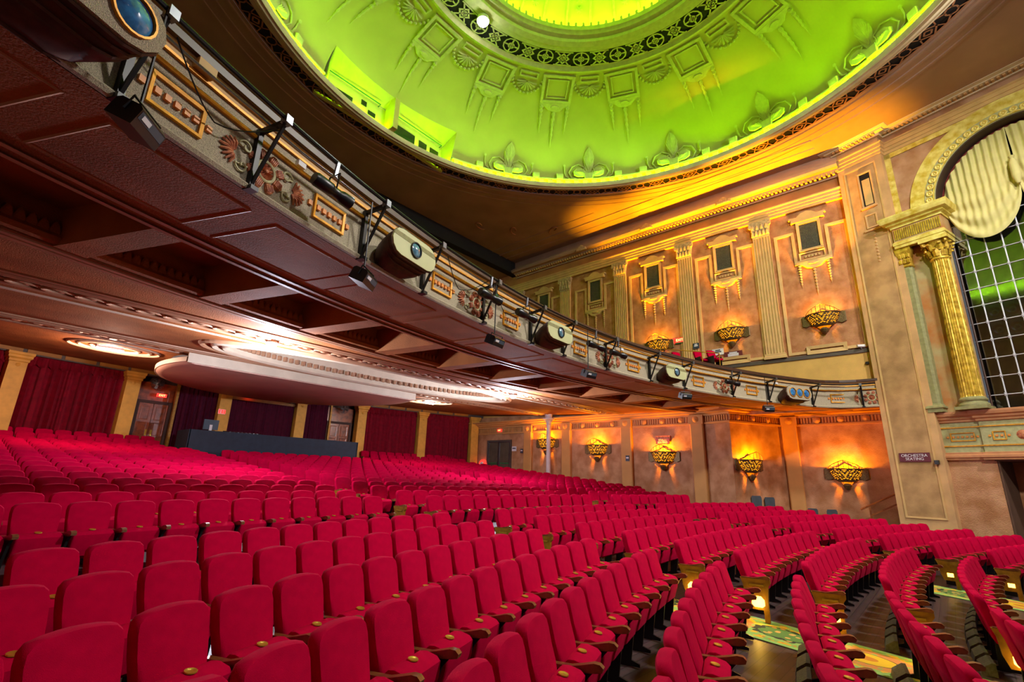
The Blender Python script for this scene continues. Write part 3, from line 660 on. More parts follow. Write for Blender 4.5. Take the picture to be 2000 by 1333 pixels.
gD = MB(); gD.box(-.05, .05, -.13, .0, 2.98, 3.03); meD = gD.mesh('foot', 'black_metal')
gE = MB(); gE.box(-.045, .045, -.47, -.38, 3.77, 3.87); meE = gE.mesh('clamp', 'steel')
for a, lb in BRK:
    if not lb: continue
    t = thing('lighting_bracket', lb, 'bracket', FB(a), 'black steel brackets on the balcony front')
    for n_, m_ in (('post', meA), ('arm', meB), ('brace', meC), ('foot', meD), ('clamp', meE)): obj(n_, m_, t)
PIPE = [tuple(FB(-37+k*.75) @ Vector((0, -.42, 3.84))) for k in range(98)]+[tuple(FB(36.7) @ Vector((.02, -.42, 3.84)))]
g = MB(); g.tube(PIPE, .026, 7); tag(build(g, 'lighting_pipe', 'black_metal', smooth=True), 'long black steel lighting pipe curving along the balcony front', 'pipe')
g = MB(); g.tube([tuple(FB(-37+k*.75) @ Vector((0, -.20, 3.80+.012*sin(k*1.3)))) for k in range(96)], .014, 5); tag(build(g, 'cable_run', 'steel', smooth=True), 'grey cable run lying behind the balcony lighting pipe', 'cable')
for k, (a, lb) in enumerate(((-22.3, 'loose black cable drooping over the gold rails near top left'), (-10.3, 'loose black cable drooping between second spotlight housing and second flower'), (-6.4, 'loose black cable sagging under the pipe left of the middle housing'))):
    pts = []
    for q in range(15):
        u = q/14; pts.append(tuple(FB(a-1.6+3.2*u) @ Vector((0, -.10-.2*abs(1-2*u), 3.78-.34*(1-(2*u-1)**2)+.02*sin(9*u)))))
    g = MB(); g.tube(pts, .008, 5); tag(build(g, 'loose_cable', 'black_metal', smooth=True), lb, 'cable')
# flood boxes hung below
FLD = [(-24.35, 2.66, 26, 'big black flood light box hanging at upper left, lens side lit'), (-17.0, 2.52, 18, 'black flood light box hanging left of the second spotlight housing'), (-8.3, 2.56, 0, 'black flood light box hanging below the second flower ornament'), (1.1, 2.6, -10, 'black flood light box hanging right of the middle spotlight housing'), (13.0, 2.66, -20, 'black flood light box hanging under the fourth spotlight housing'), (23.9, 2.66, -25, 'black flood light box hanging left of the three blue lenses')]
g = MB(); g.prism([(-.17, -.13), (.17, -.13), (.17, .10), (.12, .14), (-.12, .14), (-.17, .10)], -.26, .26, 'x'); me_fb = g.mesh('body', 'black_satin')
g = MB(); g.box(-.24, .24, -.175, -.165, -.02, .08); me_fl = g.mesh('control_strip', 'monitor')
g = MB(); g.box(-.20, -.04, -.185, -.17, .0, .06); me_fd = g.mesh('label', 'paper')
g = MB(); g.tube([(-.28, 0, 0), (-.28, 0, .2), (.28, 0, .2), (.28, 0, 0)], .016, 4); me_fy = g.mesh('yoke', 'black_metal')
g = MB(); g.tube([(-.03, 0, .2), (-.03, 0, 1.75)], .018, 6); g_m = g.mesh('drop_pole', 'black_metal')
for a, z, yaw, lb in FLD:
    p = FB(a, z, .42); t = thing('flood_light', lb, 'stage light', p @ Matrix.Rotation(radians(yaw), 4, 'Z') @ Matrix.Rotation(radians(24), 4, 'X') @ Matrix.Scale(.66, 4), 'flood lights hung under the balcony front')
    obj('body', me_fb, t); c = obj('control_strip', me_fl, t); obj('label', me_fd, c); obj('yoke', me_fy, t); obj('drop_pole', g_m, t, Matrix.Rotation(radians(-24), 4, 'X'))
# profile lanterns clamped to the pipe
LAN = [(-18.9, 'black profile spotlight pointing right, nearest on the pipe'), (-8.9, 'black profile spotlight beside the second flower ornament'), (-5.6, 'black profile spotlight left of the middle spotlight housing'), (1.9, 'black profile spotlight right of the middle spotlight housing'), (4.6, 'black profile spotlight over the third flower ornament'), (19.4, 'black profile spotlight over the fourth flower ornament')]
g = MB(); Mx = Matrix.Rotation(pi/2, 4, 'Y'); g.lathe([(.001, -.26), (.075, -.26), (.09, -.22), (.085, -.02), (.065, .02), (.065, .12), (.085, .16), (.09, .30), (.075, .30), (.07, .27)], 14, Mx); me_lb = g.mesh('barrel', 'black_satin', True)
g = MB(); g.lathe([(.001, .285), (.05, .28), (.075, .27)], 14, Mx); me_ll = g.mesh('lens', 'glass_lens', True)
g = MB(); g.tube([(0, -.10, 0), (0, -.10, .22), (0, .10, .22), (0, .10, 0)], .012, 4); me_ly = g.mesh('yoke', 'black_metal')
g = MB(); g.box(-.02, .02, -.02, .02, .2, .42); me_lk = g.mesh('hook_clamp', 'steel')
for a, lb in LAN:
    t = thing('profile_spotlight', lb, 'stage light', FB(a, 3.42, .42) @ Matrix.Rotation(radians(-10), 4, 'Z') @ Matrix.Rotation(radians(6), 4, 'Y'), 'profile spotlights on the balcony pipe')
    for n_, m_ in (('barrel', me_lb), ('lens', me_ll), ('yoke', me_ly), ('hook_clamp', me_lk)): obj(n_, m_, t)
g = MB(); g.box(-.10, .10, -.10, 0, 3.88, 4.0); tag(build(g, 'junction_box', 'wall_trim', None, FB(-22.75)), 'small beige junction box on the rail near top left', 'junction box')
g = MB(); g.box(-.06, .06, -.04, 0, 3.74, 3.81); 
for a, m_, lb in ((-19.3, 'paper', 'small white label stuck beside the nearest profile spotlight'), (-7.0, 'sign_green', 'small green label on the rail right of the second flower'), (6.6, 'paper', 'small white label on the rail right of third flower'), (26.6, 'paper', 'small white label above the three blue lenses')):
    tag(obj('rail_label', g.mesh('rail_label', m_), None, FB(a)), lb, 'label')
# ------------------------------------------------------------------ ceiling under the balcony
def pol(d, a): return (CB[0]+(RB+d)*sin(radians(a)), CB[1]+(RB+d)*cos(radians(a)), zs(d))
TH = [-19.55+4.72*k for k in range(-4, 13)]
A0, A1 = TH[0], TH[-1]
g = MB(); g.surf(lambda u, v: pol(.02+1.73*v, A0+(A1-A0)*u), 120, 2); g.surf(lambda u, v: pol(1.75+.35*v, A0+(A1-A0)*u), 120, 1)
for a in TH: g.surf(lambda u, v, a=a: pol(2.1+2.35*v, a-.45+.9*u), 2, 6)
Y1, Y2, Y3, Y4 = 12.30, 12.95, 16.5, 17.45
XL, XR = -4.2, 25.6
def zone(u, v):
    a = A0+(A1-A0)*u; p = pol(4.45, a); x, y = p[0], p[1]+(max(Y1, p[1])-p[1])*v
    return (x, y, bz(x, y))
g.surf(zone, 120, 4)
def flat(y0, y1):
    return lambda u, v: (XL+(XR-XL)*u, y0+(y1-y0)*v, bz(XL+(XR-XL)*u, y0+(y1-y0)*v))
g.surf(flat(Y1, Y2), 60, 2); g.surf(flat(Y3, Y4), 60, 2); g.surf(flat(Y4, 25.6), 60, 12)
# the field with the oval opening
OC = (10.1, 14.75); ORX, ORY = 5.6, 1.62
def fld(u, v):
    a = 2*pi*u; ex, ey = OC[0]+ORX*cos(a), OC[1]+ORY*sin(a)
    c, sn = cos(a), sin(a); k = min((XR-OC[0])/c if c > 1e-6 else ((XL-OC[0])/c if c < -1e-6 else 1e9), (Y3-OC[1])/sn if sn > 1e-6 else ((Y2-OC[1])/sn if sn < -1e-6 else 1e9))
    x, y = ex+(OC[0]+c*k-ex)*v, ey+(OC[1]+sn*k-ey)*v; return (x, y, bz(x, y))
g.surf(fld, 144, 3)
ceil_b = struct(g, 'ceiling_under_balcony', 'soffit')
for (xa, ya, xb, yb) in ((XL, Y2, XL+.1, Y3),): pass
# coffers between the beams
for k, (a, b) in enumerate(zip(TH, TH[1:])):
    a += .45; b -= .45; g = MB(); D = .62; n = 4
    lo = [pol(2.1, a+(b-a)*i/n) for i in range(n+1)]+[pol(4.45, b+(a-b)*i/n) for i in range(n+1)]
    hi = [(x, y, z+D) for x, y, z in lo]; m = len(lo)
    g.add(lo+hi, [(i, (i+1) % m, m+(i+1) % m, m+i) for i in range(m)]+[tuple(m+i for i in range(m))])
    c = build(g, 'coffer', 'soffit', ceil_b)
    g = MB()
    for i in range(13):
        q = a+(b-a)*(i+.5)/13; x, y, z = pol(4.38, q); g.prism([(-.07, .05), (.07, .05), (.075, .22), (.03, .34), (0, .37), (-.03, .34), (-.075, .22)], -.06, .02, 'y', .3, fr(x, y, z, -q))
    build(g, 'leaf_edge', 'soffit', c, kind='stuff')
    g = MB(); g.sweep([pol(4.40, a+(b-a)*i/6)[:2] for i in range(7)], [(0, zs(4.4)+.02), (.10, zs(4.4)+.03), (.14, zs(4.4)+.10), (.05, zs(4.4)+.2)]); build(g, 'coffer_moulding', 'soffit', c)
    # raised rectangle on the front panel
    def ringp(d0, d1, e0, e1, w_):
        return [pol(d0, e0+(e1-e0)*i/4)[:2] for i in range(5)]+[pol(d1, e1+(e0-e1)*i/4)[:2] for i in range(5)]
    g = MB()
    P = ringp(.38, 1.52, a+.1, b-.1, 0)
    g.sweep(P, [(0, 3.10), (0, 3.0), (.03, 2.985), (.06, 3.0), (.06, 3.10)], closed=True); g.v = [(x, y, z-3.0+bz(x, y)+.005) for x, y, z in g.v]; build(g, 'panel_moulding', 'soffit_band', ceil_b)
# beam edges and mouldings
def follow(path, prof, name, m, closed=False):
    g = MB(); g.sweep(path, prof, closed=closed); g.v = [(x, y, z+bz(x, y)) for x, y, z in g.v]; return build(g, name, m, ceil_b)
arc = lambda d: [pol(d, A0+(A1-A0)*i/110)[:2] for i in range(111)]
follow(arc(1.80), [(0, .01), (.05, -.03), (-.02, -.035), (-.03, .01)], 'beam_moulding', 'soffit_band')
follow(arc(2.04), [(0, .01), (.05, -.03), (-.02, -.035), (-.03, .01)], 'beam_moulding', 'soffit_band')
for d in (4.55, 4.72): follow(arc(d), [(.05, .02), (.05, -.03), (-.03, -.04), (-.06, .02)], 'beam_moulding', 'soffit_band')
strt = lambda y: [(XL+(XR-XL)*i/60, y) for i in range(61)]
for y, dp, m_ in ((12.02, .05, 'soffit_band'), (12.14, .07, 'soffit_band'), (12.28, .06, 'soffit_band'), (12.98, .05, 'soffit_band'), (13.5, .035, 'soffit_cream'), (16.45, .05, 'soffit_band'), (16.62, .07, 'soffit_band'), (16.8, .05, 'soffit_band'), (17.5, .05, 'soffit_band')):
    follow(strt(y), [(.06, .02), (.05, -dp*.6), (0, -dp), (-.05, -dp*.6), (-.06, .02)], 'ceiling_moulding', m_)
# guilloche chains
g = MB(); g.tube([(.30*cos(2*pi*k/14), .13*sin(2*pi*k/14)+.10*sin(4*pi*k/14)*0, -.035) for k in range(14)], .032, 5, closed=True); me_link = g.mesh('guilloche_link', 'soffit_band', True)
g = MB(); g.lathe([(.001, -.05), (.05, -.045), (.09, 0)], 8); me_bead = g.mesh('guilloche_bead', 'soffit_band', True)
for k in range(46):
    x = -1.2+k*.50; o = obj('guilloche_link', me_link, ceil_b, Matrix.Translation((x, 12.63, bz(x, 12.63))) @ Matrix.Rotation(radians(14), 4, 'Z'))
    obj('guilloche_bead', me_bead, o)
g = MB()
for k in range(60):
    x = -1.2+k*.4; g.lathe([(.001, -.05), (.10, -.04), (.16, 0)], 6, Matrix.Translation((x, 17.1, bz(x, 17.1))))
build(g, 'bead_chain', 'soffit_band', ceil_b, kind='stuff')
# oval recess
el = lambda rx, ry, n=96: [(OC[0]+rx*cos(-2*pi*k/n), OC[1]+ry*sin(-2*pi*k/n)) for k in range(n)]
follow(el(ORX, ORY), [(0, 0), (0, .75)], 'oval_wall', 'soffit_cream', True)
g = MB(); g.surf(lambda u, v: (lambda a: (OC[0]+ORX*1.0*v*cos(a), OC[1]+ORY*1.0*v*sin(a), bz(OC[0], OC[1])+.75+.25*(1-v*v)))(2*pi*u), 72, 5); build(g, 'oval_dome', 'soffit_cream', ceil_b, smooth=True)
for e, m_ in ((.02, 'soffit_cream'), (.20, 'soffit_cream'), (.40, 'soffit_band'), (.60, 'soffit_cream')):
    if e < .55: follow(el(ORX+e*1.5, ORY+e*.5), [(.05, .02), (.06, -.05), (0, -.09), (-.05, -.04), (-.06, .02)], 'oval_moulding', m_, True)
g = MB()
for k in range(130):
    a = 2*pi*k/130; x, y = OC[0]+(ORX-.05)*cos(a), OC[1]+(ORY-.05)*sin(a); g.box(-.05, .05, -.05, .05, .10, .24, fr(x, y, bz(x, y), degrees(a)))
build(g, 'oval_dentils', 'soffit_band', ceil_b, kind='stuff')
# flat round canopy hung under the rear ceiling
DC = (8.5, 18.5, 3.06); YC = -1.65          # the canopy is cut straight along the moulded band
t = thing('ceiling_canopy', 'big flat rounded canopy hanging under the balcony ceiling', 'canopy', fr(*DC))
def cut(r, n=72):
    a0 = math.asin(YC/r); return [(r*cos(a0+(pi-2*a0)*k/n), r*sin(a0+(pi-2*a0)*k/n)) for k in range(n+1)]
g = MB(); g.loft([[(x, y, z) for x, y in cut(r)] for r, z in ((4.4, 0), (4.56, .03), (4.6, .07), (4.6, .2), (4.5, .22))]); build(g, 'disc', 'disc_face', t, smooth=True)
g = MB(); g.loft([[(x, y, z) for x, y in cut(r)] for r, z in ((4.605, .055), (4.63, .06), (4.63, .2), (4.6, .215))], cap=False, close=False); build(g, 'rim', 'soffit_cream', t, smooth=True)
g = MB(); g.loft([[(x, y, z) for x, y in cut(4.25)] for z in (.22, .48)], cap=False, close=False); build(g, 'collar', 'monitor', t, smooth=True)
g = MB(); g.box(-4.3, 4.3, YC-.05, YC, .03, .40); build(g, 'front_edge', 'soffit_cream', t)
# lamps under the balcony
def bulkhead_lamp(x, y, label, mlamp, e, col, r=.14, drop=.10, long_=False):
    z = bz(x, y)-drop; t = thing('ceiling_lamp', label, 'ceiling lamp', fr(x, y, z), 'lamps under the balcony')
    g = MB()
    if long_: g.box(-.30, .30, -.06, .06, -.05, .0); build(g, 'tube_lamp', mlamp, t); g = MB(); g.box(-.34, .34, -.09, .09, 0, drop-.005); build(g, 'housing', 'white', t)
    else:
        g.lathe([(.001, -r), (r*.5, -r*.87), (r*.87, -r*.5), (r, 0)], 14); build(g, 'globe', mlamp, t, smooth=True); g = MB(); g.lathe([(r+.01, -.02), (r+.03, 0), (r*.6, drop+.02), (.001, drop+.02)], 14); build(g, 'housing', 'white', t, smooth=True)
    return light('POINT', 'lamp_light', (x, y, z-(.34 if long_ else .6)), e, col, .12)
bulkhead_lamp(4.91, 12.62, 'glaring white ceiling lamp left of the oval recess', 'lamp_cool', 800, (.80, .84, 1), .13)
bulkhead_lamp(14.38, 12.62, 'glaring white ceiling lamp right of the oval recess', 'lamp_cool', 850, (.80, .84, 1), .13)
bulkhead_lamp(2.62, 18.9, 'white tube lamp in a ring medallion at rear left', 'lamp_warm', 330, (1, .62, .45), long_=True)
bulkhead_lamp(15.1, 18.75, 'white tube lamp right of the round canopy', 'lamp_warm', 240, (1, .8, .7), long_=True)
for (x, y) in ((2.8, 19.2), (15.3, 19.0)):
    for r_ in (1.15, .9, .6): follow([(x+r_*cos(-2*pi*k/40), y+r_*sin(-2*pi*k/40)) for k in range(40)], [(.04, .02), (.04, -.03), (0, -.05), (-.04, -.03), (-.04, .02)], 'medallion_ring', 'soffit_cream', True)
# ------------------------------------------------------------------ main ceiling and dome
DCX, DCY = 9.5, 5.5
ZC = 14.2
def rect_to_circle(x0, x1, y0, y1, cx, cy_, R, z, n=144, rings=3):
    g = MB()
    def P(u, v):
        a = 2*pi*u; c, sn = cos(a), sin(a)
        k = min((x1-cx)/c if c > 1e-6 else ((x0-cx)/c if c < -1e-6 else 1e9), (y1-cy_)/sn if sn > 1e-6 else ((y0-cy_)/sn if sn < -1e-6 else 1e9))
        r = R+(k-R)*v; return (cx+c*r, cy_+sn*r, z)
    return g.surf(P, n, rings)
g = rect_to_circle(-4.2, 23.6, -9, 20.3, DCX, DCY, 11.32, ZC, 288)
# corners of the slab
g.add([(-4.2, -9, ZC), (23.6, -9, ZC), (23.6, 20.3, ZC), (-4.2, 20.3, ZC)], [(0, 1, 2, 3)]) if False else None
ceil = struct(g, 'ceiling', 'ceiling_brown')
for (a, b, c, d) in ((-4.4, 23.9, -9.2, 20.5),):
    g = MB()
for xx, zz in ((21.95, .03), (21.3, .05), (20.6, .03)):
    g = MB(); g.sweep([(xx, 20.2), (xx, 12.5 if xx < 21 else 2.2)], [(.06, ZC+.01), (.05, ZC-zz), (-.05, ZC-zz), (-.06, ZC+.01)]); build(g, 'ceiling_moulding', 'ceiling_brown', ceil)
for R, dz in ((11.5, .05), (11.9, .03), (12.3, .03)):
    g = MB(); g.lathe([(R-.07, ZC+.01), (R-.04, ZC-dz), (R+.04, ZC-dz), (R+.07, ZC+.01)], 160, fr(DCX, DCY, 0)); build(g, 'ceiling_moulding', 'ceiling_brown', ceil, smooth=True)
# corner scrolls on the ceiling
for (x, y, a) in ((19.3, 17.2, 35), (20.7, 15.3, 60), (17.6, 18.4, 15)):
    g = MB(); pts = [(.55*cos(k*.45)*(1-k/16), .28*sin(k*.45)*(1-k/16), -.03) for k in range(14)]; g.tube(pts, .035, 5); build(g, 'ceiling_scroll', 'grille_wood', ceil, fr(x, y, ZC, a), smooth=True)
# pierced ring round the dome
g = MB(); g.lathe([(10.76, ZC+.06), (11.33, ZC+.06)], 144, fr(DCX, DCY, 0)); build(g, 'vent_backing', 'grille_dark', ceil)
g = MB(); NU = 88
for k in range(NU):
    a = 2*pi*k/NU; Mk = fr(DCX, DCY, 0, degrees(a)) @ Matrix.Translation((11.04, 0, ZC+.01)); h = pi*11.04/NU
    def fl_(pts, w_=.026, Mk=Mk):
        for p, q in zip(pts, pts[1:]):
            d = Vector((q[0]-p[0], q[1]-p[1])); n_ = Vector((-d.y, d.x)).normalized()*w_
            g.add([Mk @ Vector((p[0]+n_.x, p[1]+n_.y, 0)), Mk @ Vector((q[0]+n_.x, q[1]+n_.y, 0)), Mk @ Vector((q[0]-n_.x, q[1]-n_.y, 0)), Mk @ Vector((p[0]-n_.x, p[1]-n_.y, 0))], [(0, 1, 2, 3)])
    if k % 2: fl_([(.17*cos(pi*j/4), .17*sin(pi*j/4)) for j in range(9)]); fl_([(-.26, -h), (-.1, -.12)]); fl_([(.26, -h), (.1, -.12)]); fl_([(-.26, h), (-.1, .12)]); fl_([(.26, h), (.1, .12)])
    else: fl_([(-.26, 0), (0, h*.75), (.26, 0), (0, -h*.75), (-.26, 0)]); fl_([(-.12, 0), (0, h*.35), (.12, 0), (0, -h*.35), (-.12, 0)]); fl_([(-.26, -h), (0, -h*.7)], .02); fl_([(.26, -h), (0, -h*.7)], .02); fl_([(-.26, h), (0, h*.7)], .02); fl_([(.26, h), (0, h*.7)], .02)
for R in (10.79, 11.29): g.lathe([(R-.03, ZC+.005), (R+.03, ZC+.005)], 144, fr(DCX, DCY, 0))
build(g, 'pierced_ring', 'grille_wood', ceil, kind='stuff')
g = MB(); g.lathe([(10.78, ZC+.01), (10.77, ZC-.06), (10.68, ZC-.10), (10.60, ZC-.08), (10.58, ZC-.14), (10.44, ZC-.20), (10.36, ZC-.16), (10.30, ZC-.18), (10.24, ZC-.10), (10.24, ZC+.0), (10.30, ZC+.05), (10.62, ZC+.06)], 160, fr(DCX, DCY, 0)); build(g, 'dome_lip', 'ceiling_cream', ceil, smooth=True)
# dome shell: ellipse arc from the ledge up to the inner ring
def shell(t): return 6.6+4.0*cos(t), 14.26+3.15*sin(t)
HT = [0.]; NT = 60
for k in range(NT):
    (r0, z0), (r1, z1) = shell(k*pi/2/NT), shell((k+1)*pi/2/NT); HT.append(HT[-1]+hypot(r1-r0, z1-z0))
HMAX = HT[-1]
def t_of(h):
    h = min(max(h, 0), HMAX)
    for k in range(NT):
        if h <= HT[k+1]: return (k+(h-HT[k])/(HT[k+1]-HT[k]))*pi/2/NT
    return pi/2
def smap(x, h, dep):
    """point on the dome at angle 0 (towards +Y): x across, h up the shell, dep proud of it"""
    t = t_of(h); r, z = shell(t); nx, nz = -cos(t)/4.0, -sin(t)/3.15; L = hypot(nx, nz); r += nx/L*dep; z += nz/L*dep; a = x/max(r, 2)
    return (r*sin(a), r*cos(a), z)
AN, AH = 18.0, 1.62                                    # half width (deg) and height of the booth opening
g = MB(); nU, nV = 160, 24
hs = [0, AH]+[AH+(HMAX-AH)*k/(nV-1) for k in range(1, nV)]; hs = [AH*k/4 for k in range(4)]+hs[1:]
vs = []; fs = []
for h in hs:
    t = t_of(h); r, z = shell(t)
    for k in range(nU): a = radians(k*360/nU); vs.append((DCX+r*sin(a), DCY+r*cos(a), z))
for j in range(len(hs)-1):
    for k in range(nU):
        am = ((k+.5)*360/nU+180) % 360-180
        if abs(am) < AN and hs[j] < AH-.01: continue
        fs.append((j*nU+k, j*nU+(k+1) % nU, (j+1)*nU+(k+1) % nU, (j+1)*nU+k))
g.add(vs, fs); dome = build(g, 'dome_shell', 'dome', ceil, smooth=True)
DM = lambda a: fr(DCX, DCY, 0, -a)
def pz(poly, d0, d1, n=1):                             # prism on the shell
    g = MB(); cx = sum(p[0] for p in poly)/len(poly); ch = sum(p[1] for p in poly)/len(poly)
    g.loft([[smap(x, h, d0) for x, h in poly], [smap(x, h, d1*.7) for x, h in poly], [smap(cx+(x-cx)*.9, ch+(h-ch)*.95, d1) for x, h in poly]]); return g
def tz(pts, r, dep, n=5, taper=None): g = MB(); return g.tube([smap(x, h, dep) for x, h in pts], r, n, taper=taper)
# dentil course
g = MB()
for k in range(150):
    a = k*360/150
    if abs((a+180) % 360-180) < AN: continue
    Mk = DM(a)
    for x0 in (0,):
        P = [smap(-.13, .10, 0), smap(.13, .10, 0), smap(.13, .26, 0), smap(-.13, .26, 0), smap(-.09, .12, .13), smap(.09, .12, .13), smap(.12, .26, .13), smap(-.12, .26, .13)]
        g.add([Mk @ Vector(p) for p in P], [(4, 5, 6, 7), (0, 1, 5, 4), (2, 3, 7, 6), (1, 2, 6, 5), (3, 0, 4, 7)])
build(g, 'dome_dentils', 'dome_orn', ceil, kind='stuff')
g = MB()
for k in range(160):
    am = ((k+.5)*360/160+180) % 360-180
    if abs(am) < AN: continue
    for (h0, h1, d0, d1) in ((.28, .28, 0, .14), (.28, .36, .14, .14), (.36, .40, .14, .0)):
        g.add([DM(k*2.25) @ Vector(smap(0, h0, d0)), DM(k*2.25+2.25) @ Vector(smap(0, h0, d0)), DM(k*2.25+2.25) @ Vector(smap(0, h1, d1)), DM(k*2.25) @ Vector(smap(0, h1, d1))], [(0, 1, 2, 3)])
build(g, 'dome_ledge', 'dome_orn', ceil)
# palmettes
gp = pz([(-.1, .7), (.1, .7), (.24, 1.1), (.26, 1.45), (.16, 1.75), (0, 1.95), (-.16, 1.75), (-.26, 1.45), (-.24, 1.1)], 0, .07)
for k in range(-4, 5):
    h = 1.0+.0*k; gp.tube([smap(0, .8+.06*abs(4-abs(k)), .08), smap(k*.035, 1.15, .10), smap(k*.06, 1.45+.1*(4-abs(k))*.8, .07)], .03, 4)
me_p1 = gp.mesh('plume', 'dome_orn')
me_vol = []
for sg in (-1, 1):
    pts = [(sg*.08, .62), (sg*.2, .95), (sg*.5, 1.12), (sg*.85, 1.0), (sg*1.0, .7), (sg*.86, .45), (sg*.6, .40)]; gq = tz(pts, .035, .05); m1 = gq.mesh('scroll_stem', 'dome_orn', True)
    gq = pz([(sg*.1*1+0, .46), (sg*.25, .44), (sg*.55, .44), (sg*.74, .56), (sg*.76, .76), (sg*.62, .90), (sg*.36, .92), (sg*.14, .74)][::sg], 0, .16)
    for k in range(5): gq.tube([smap(sg*(.2+.05*k), .5+.02*k, .15), smap(sg*(.3+.07*k), .7, .19), smap(sg*(.22+.11*k), .9-.04*k, .12)], .025, 4)
    m2 = gq.mesh('acanthus', 'dome_orn')
    gq = tz([(sg*1.0, .45), (sg*1.15, .5), (sg*1.22, .75), (sg*1.22, 1.0)], .03, .05); gq.add([smap(sg*1.22+.07*cos(q), 1.05+.07*sin(q), .09) for q in (0, 1.05, 2.1, 3.14, 4.2, 5.2)], [(0, 1, 2, 3, 4, 5)]); m3 = gq.mesh('side_bud', 'dome_orn', True)
    gq = pz([(sg*1.45-.17, .34), (sg*1.45+.17, .34), (sg*1.45+.17, .62), (sg*1.45-.17, .62)], 0, .16); m4 = gq.mesh('block', 'dome_orn')
    me_vol += [m1, m2, m3, m4]
me_base = pz([(-.2, .3), (.2, .3), (.24, .66), (-.24, .66)], 0, .2).mesh('block', 'dome_orn')
for k in range(16):
    a = 11.25+22.5*k
    if abs((a+180) % 360-180) < AN: continue
    p = obj('palmette', me_p1, ceil, DM(a)); obj('block', me_base, p)
    for m in me_vol: obj(m.name.split('.')[0], m, p)
# square cartouches with pendants, and fan shells between, below the inner ring
H0 = HMAX-.12
def sq(x0, x1, h0, h1, wd, dep):
    g = MB(); o = [(x0, h0), (x1, h0), (x1, h1), (x0, h1)]; i = [(x0+wd, h0+wd), (x1-wd, h0+wd), (x1-wd, h1-wd), (x0+wd, h1-wd)]
    vs = [smap(x, h, 0) for x, h in o]+[smap(x, h, dep) for x, h in o]+[smap(x, h, dep) for x, h in i]+[smap(x, h, 0) for x, h in i]; fs = []
    for k in range(4): j = (k+1) % 4; fs += [(k, j, 4+j, 4+k), (4+k, 4+j, 8+j, 8+k), (8+k, 8+j, 12+j, 12+k)]
    return g.add(vs, fs)
mA = sq(-.72, .72, H0-1.5, H0-.1, .12, .07).mesh('square_panel', 'dome_orn'); mB = sq(-.48, .48, H0-1.28, H0-.32, .05, .05).mesh('inner_frame', 'dome_orn')
mC = pz([(-.72, H0-1.5), (-.72, H0-1.62), (-.45, H0-1.70), (-.3, H0-1.86), (0, H0-1.94), (.3, H0-1.86), (.45, H0-1.70), (.72, H0-1.62), (.72, H0-1.5)], 0, .07).mesh('apron', 'dome_orn')
mD = pz(ell(.2, .10, 14, 0, H0-1.68), 0, .12).mesh('oval_boss', 'dome_orn')
def pend(x, h0, L):
    g = MB(); pts = []; tp = []
    for k in range(15): pts.append(smap(x, h0-L*k/14, .05)); tp.append((1.0 if k % 2 else .55)*(1-.6*k/14) if k < 10 else .35*(1-(k-9)/6))
    return g.tube(pts, .10, 6, taper=tp).mesh('pendant', 'dome_orn', True)
mE = [pend(-.62, H0-1.62, 1.35), pend(0, H0-1.92, 1.7), pend(.62, H0-1.62, 1.35)]
g = MB(); hc = H0-.62
for k in range(9):
    q = radians(-90+(k-4)*21); g.tube([smap(.06*cos(q), hc+.06*sin(q), .03), smap(.3*cos(q), hc+.3*sin(q), .08), smap(.46*cos(q), hc+.46*sin(q), .05)], .045, 4, taper=(.5, 1, .8))
mF = g.mesh('fan_shell', 'dome_orn', True)
g = MB()
for k in range(13):
    q = radians(180+k*15); p = smap(.68*cos(q), hc+.1+.72*sin(q)*.95, .03); g.lathe([(.001, .07), (.05, .05), (.07, 0)], 6, Matrix.Translation(p) @ Matrix.Rotation(pi, 4, 'X'))
mG = g.mesh('bead_garland', 'dome_orn', True)
mH = sq(-.42, .42, H0-.42, H0-.12, .05, .06).mesh('small_tablet', 'dome_orn')
for k in range(16):
    p = obj('square_panel', mA, ceil, DM(22.5*k))
    for n_, m_ in (('inner_frame', mB), ('apron', mC), ('oval_boss', mD)): obj(n_, m_, p)
    for m_ in mE: obj('pendant', m_, p)
    p = obj('small_tablet', mH, ceil, DM(11.25+22.5*k)); obj('fan_shell', mF, p); b_ = obj('bead_garland', mG, p); b_['kind'] = 'stuff'
# inner ring
RZ = 17.41; DF = fr(DCX, DCY, 0)
g = MB(); g.lathe([(6.6, RZ), (6.58, RZ-.08), (6.46, RZ-.12), (6.40, RZ-.04), (6.34, RZ)], 128, DF); build(g, 'ring_moulding', 'dome_orn', ceil, smooth=True)
g = MB(); g.lathe([(6.36, RZ+.05), (5.5, RZ+.05)], 96, DF); build(g, 'vent_backing', 'grille_dark', ceil)
g = MB(); n = 48
for k in range(n):
    Mk = DM(360*k/n) @ Matrix.Translation((0, 5.93, RZ)); h = pi*5.93/n
    def rg(r, w_=.028, m=12, Mk=Mk):
        for j in range(m):
            q0, q1 = 2*pi*j/m, 2*pi*(j+1)/m; g.add([Mk @ Vector(((r-w_)*cos(q0), (r-w_)*sin(q0), 0)), Mk @ Vector(((r+w_)*cos(q0), (r+w_)*sin(q0), 0)), Mk @ Vector(((r+w_)*cos(q1), (r+w_)*sin(q1), 0)), Mk @ Vector(((r-w_)*cos(q1), (r-w_)*sin(q1), 0))], [(0, 1, 2, 3)])
    if k % 2: rg(.33); rg(.12); g.box(-.03, .03, -.3, .3, 0, .01, Mk); g.box(-.3, .3, -.03, .03, 0, .01, Mk)
    else: rg(.24, .05, 4); rg(.11, .03, 4); g.box(-h, h, .30, .36, 0, .01, Mk); g.box(-h, h, -.36, -.30, 0, .01, Mk); g.box(-.03, .03, -.42, .42, 0, .01, Mk @ Matrix.Rotation(radians(42), 4, 'Z')); g.box(-.03, .03, -.42, .42, 0, .01, Mk @ Matrix.Rotation(radians(-42), 4, 'Z'))
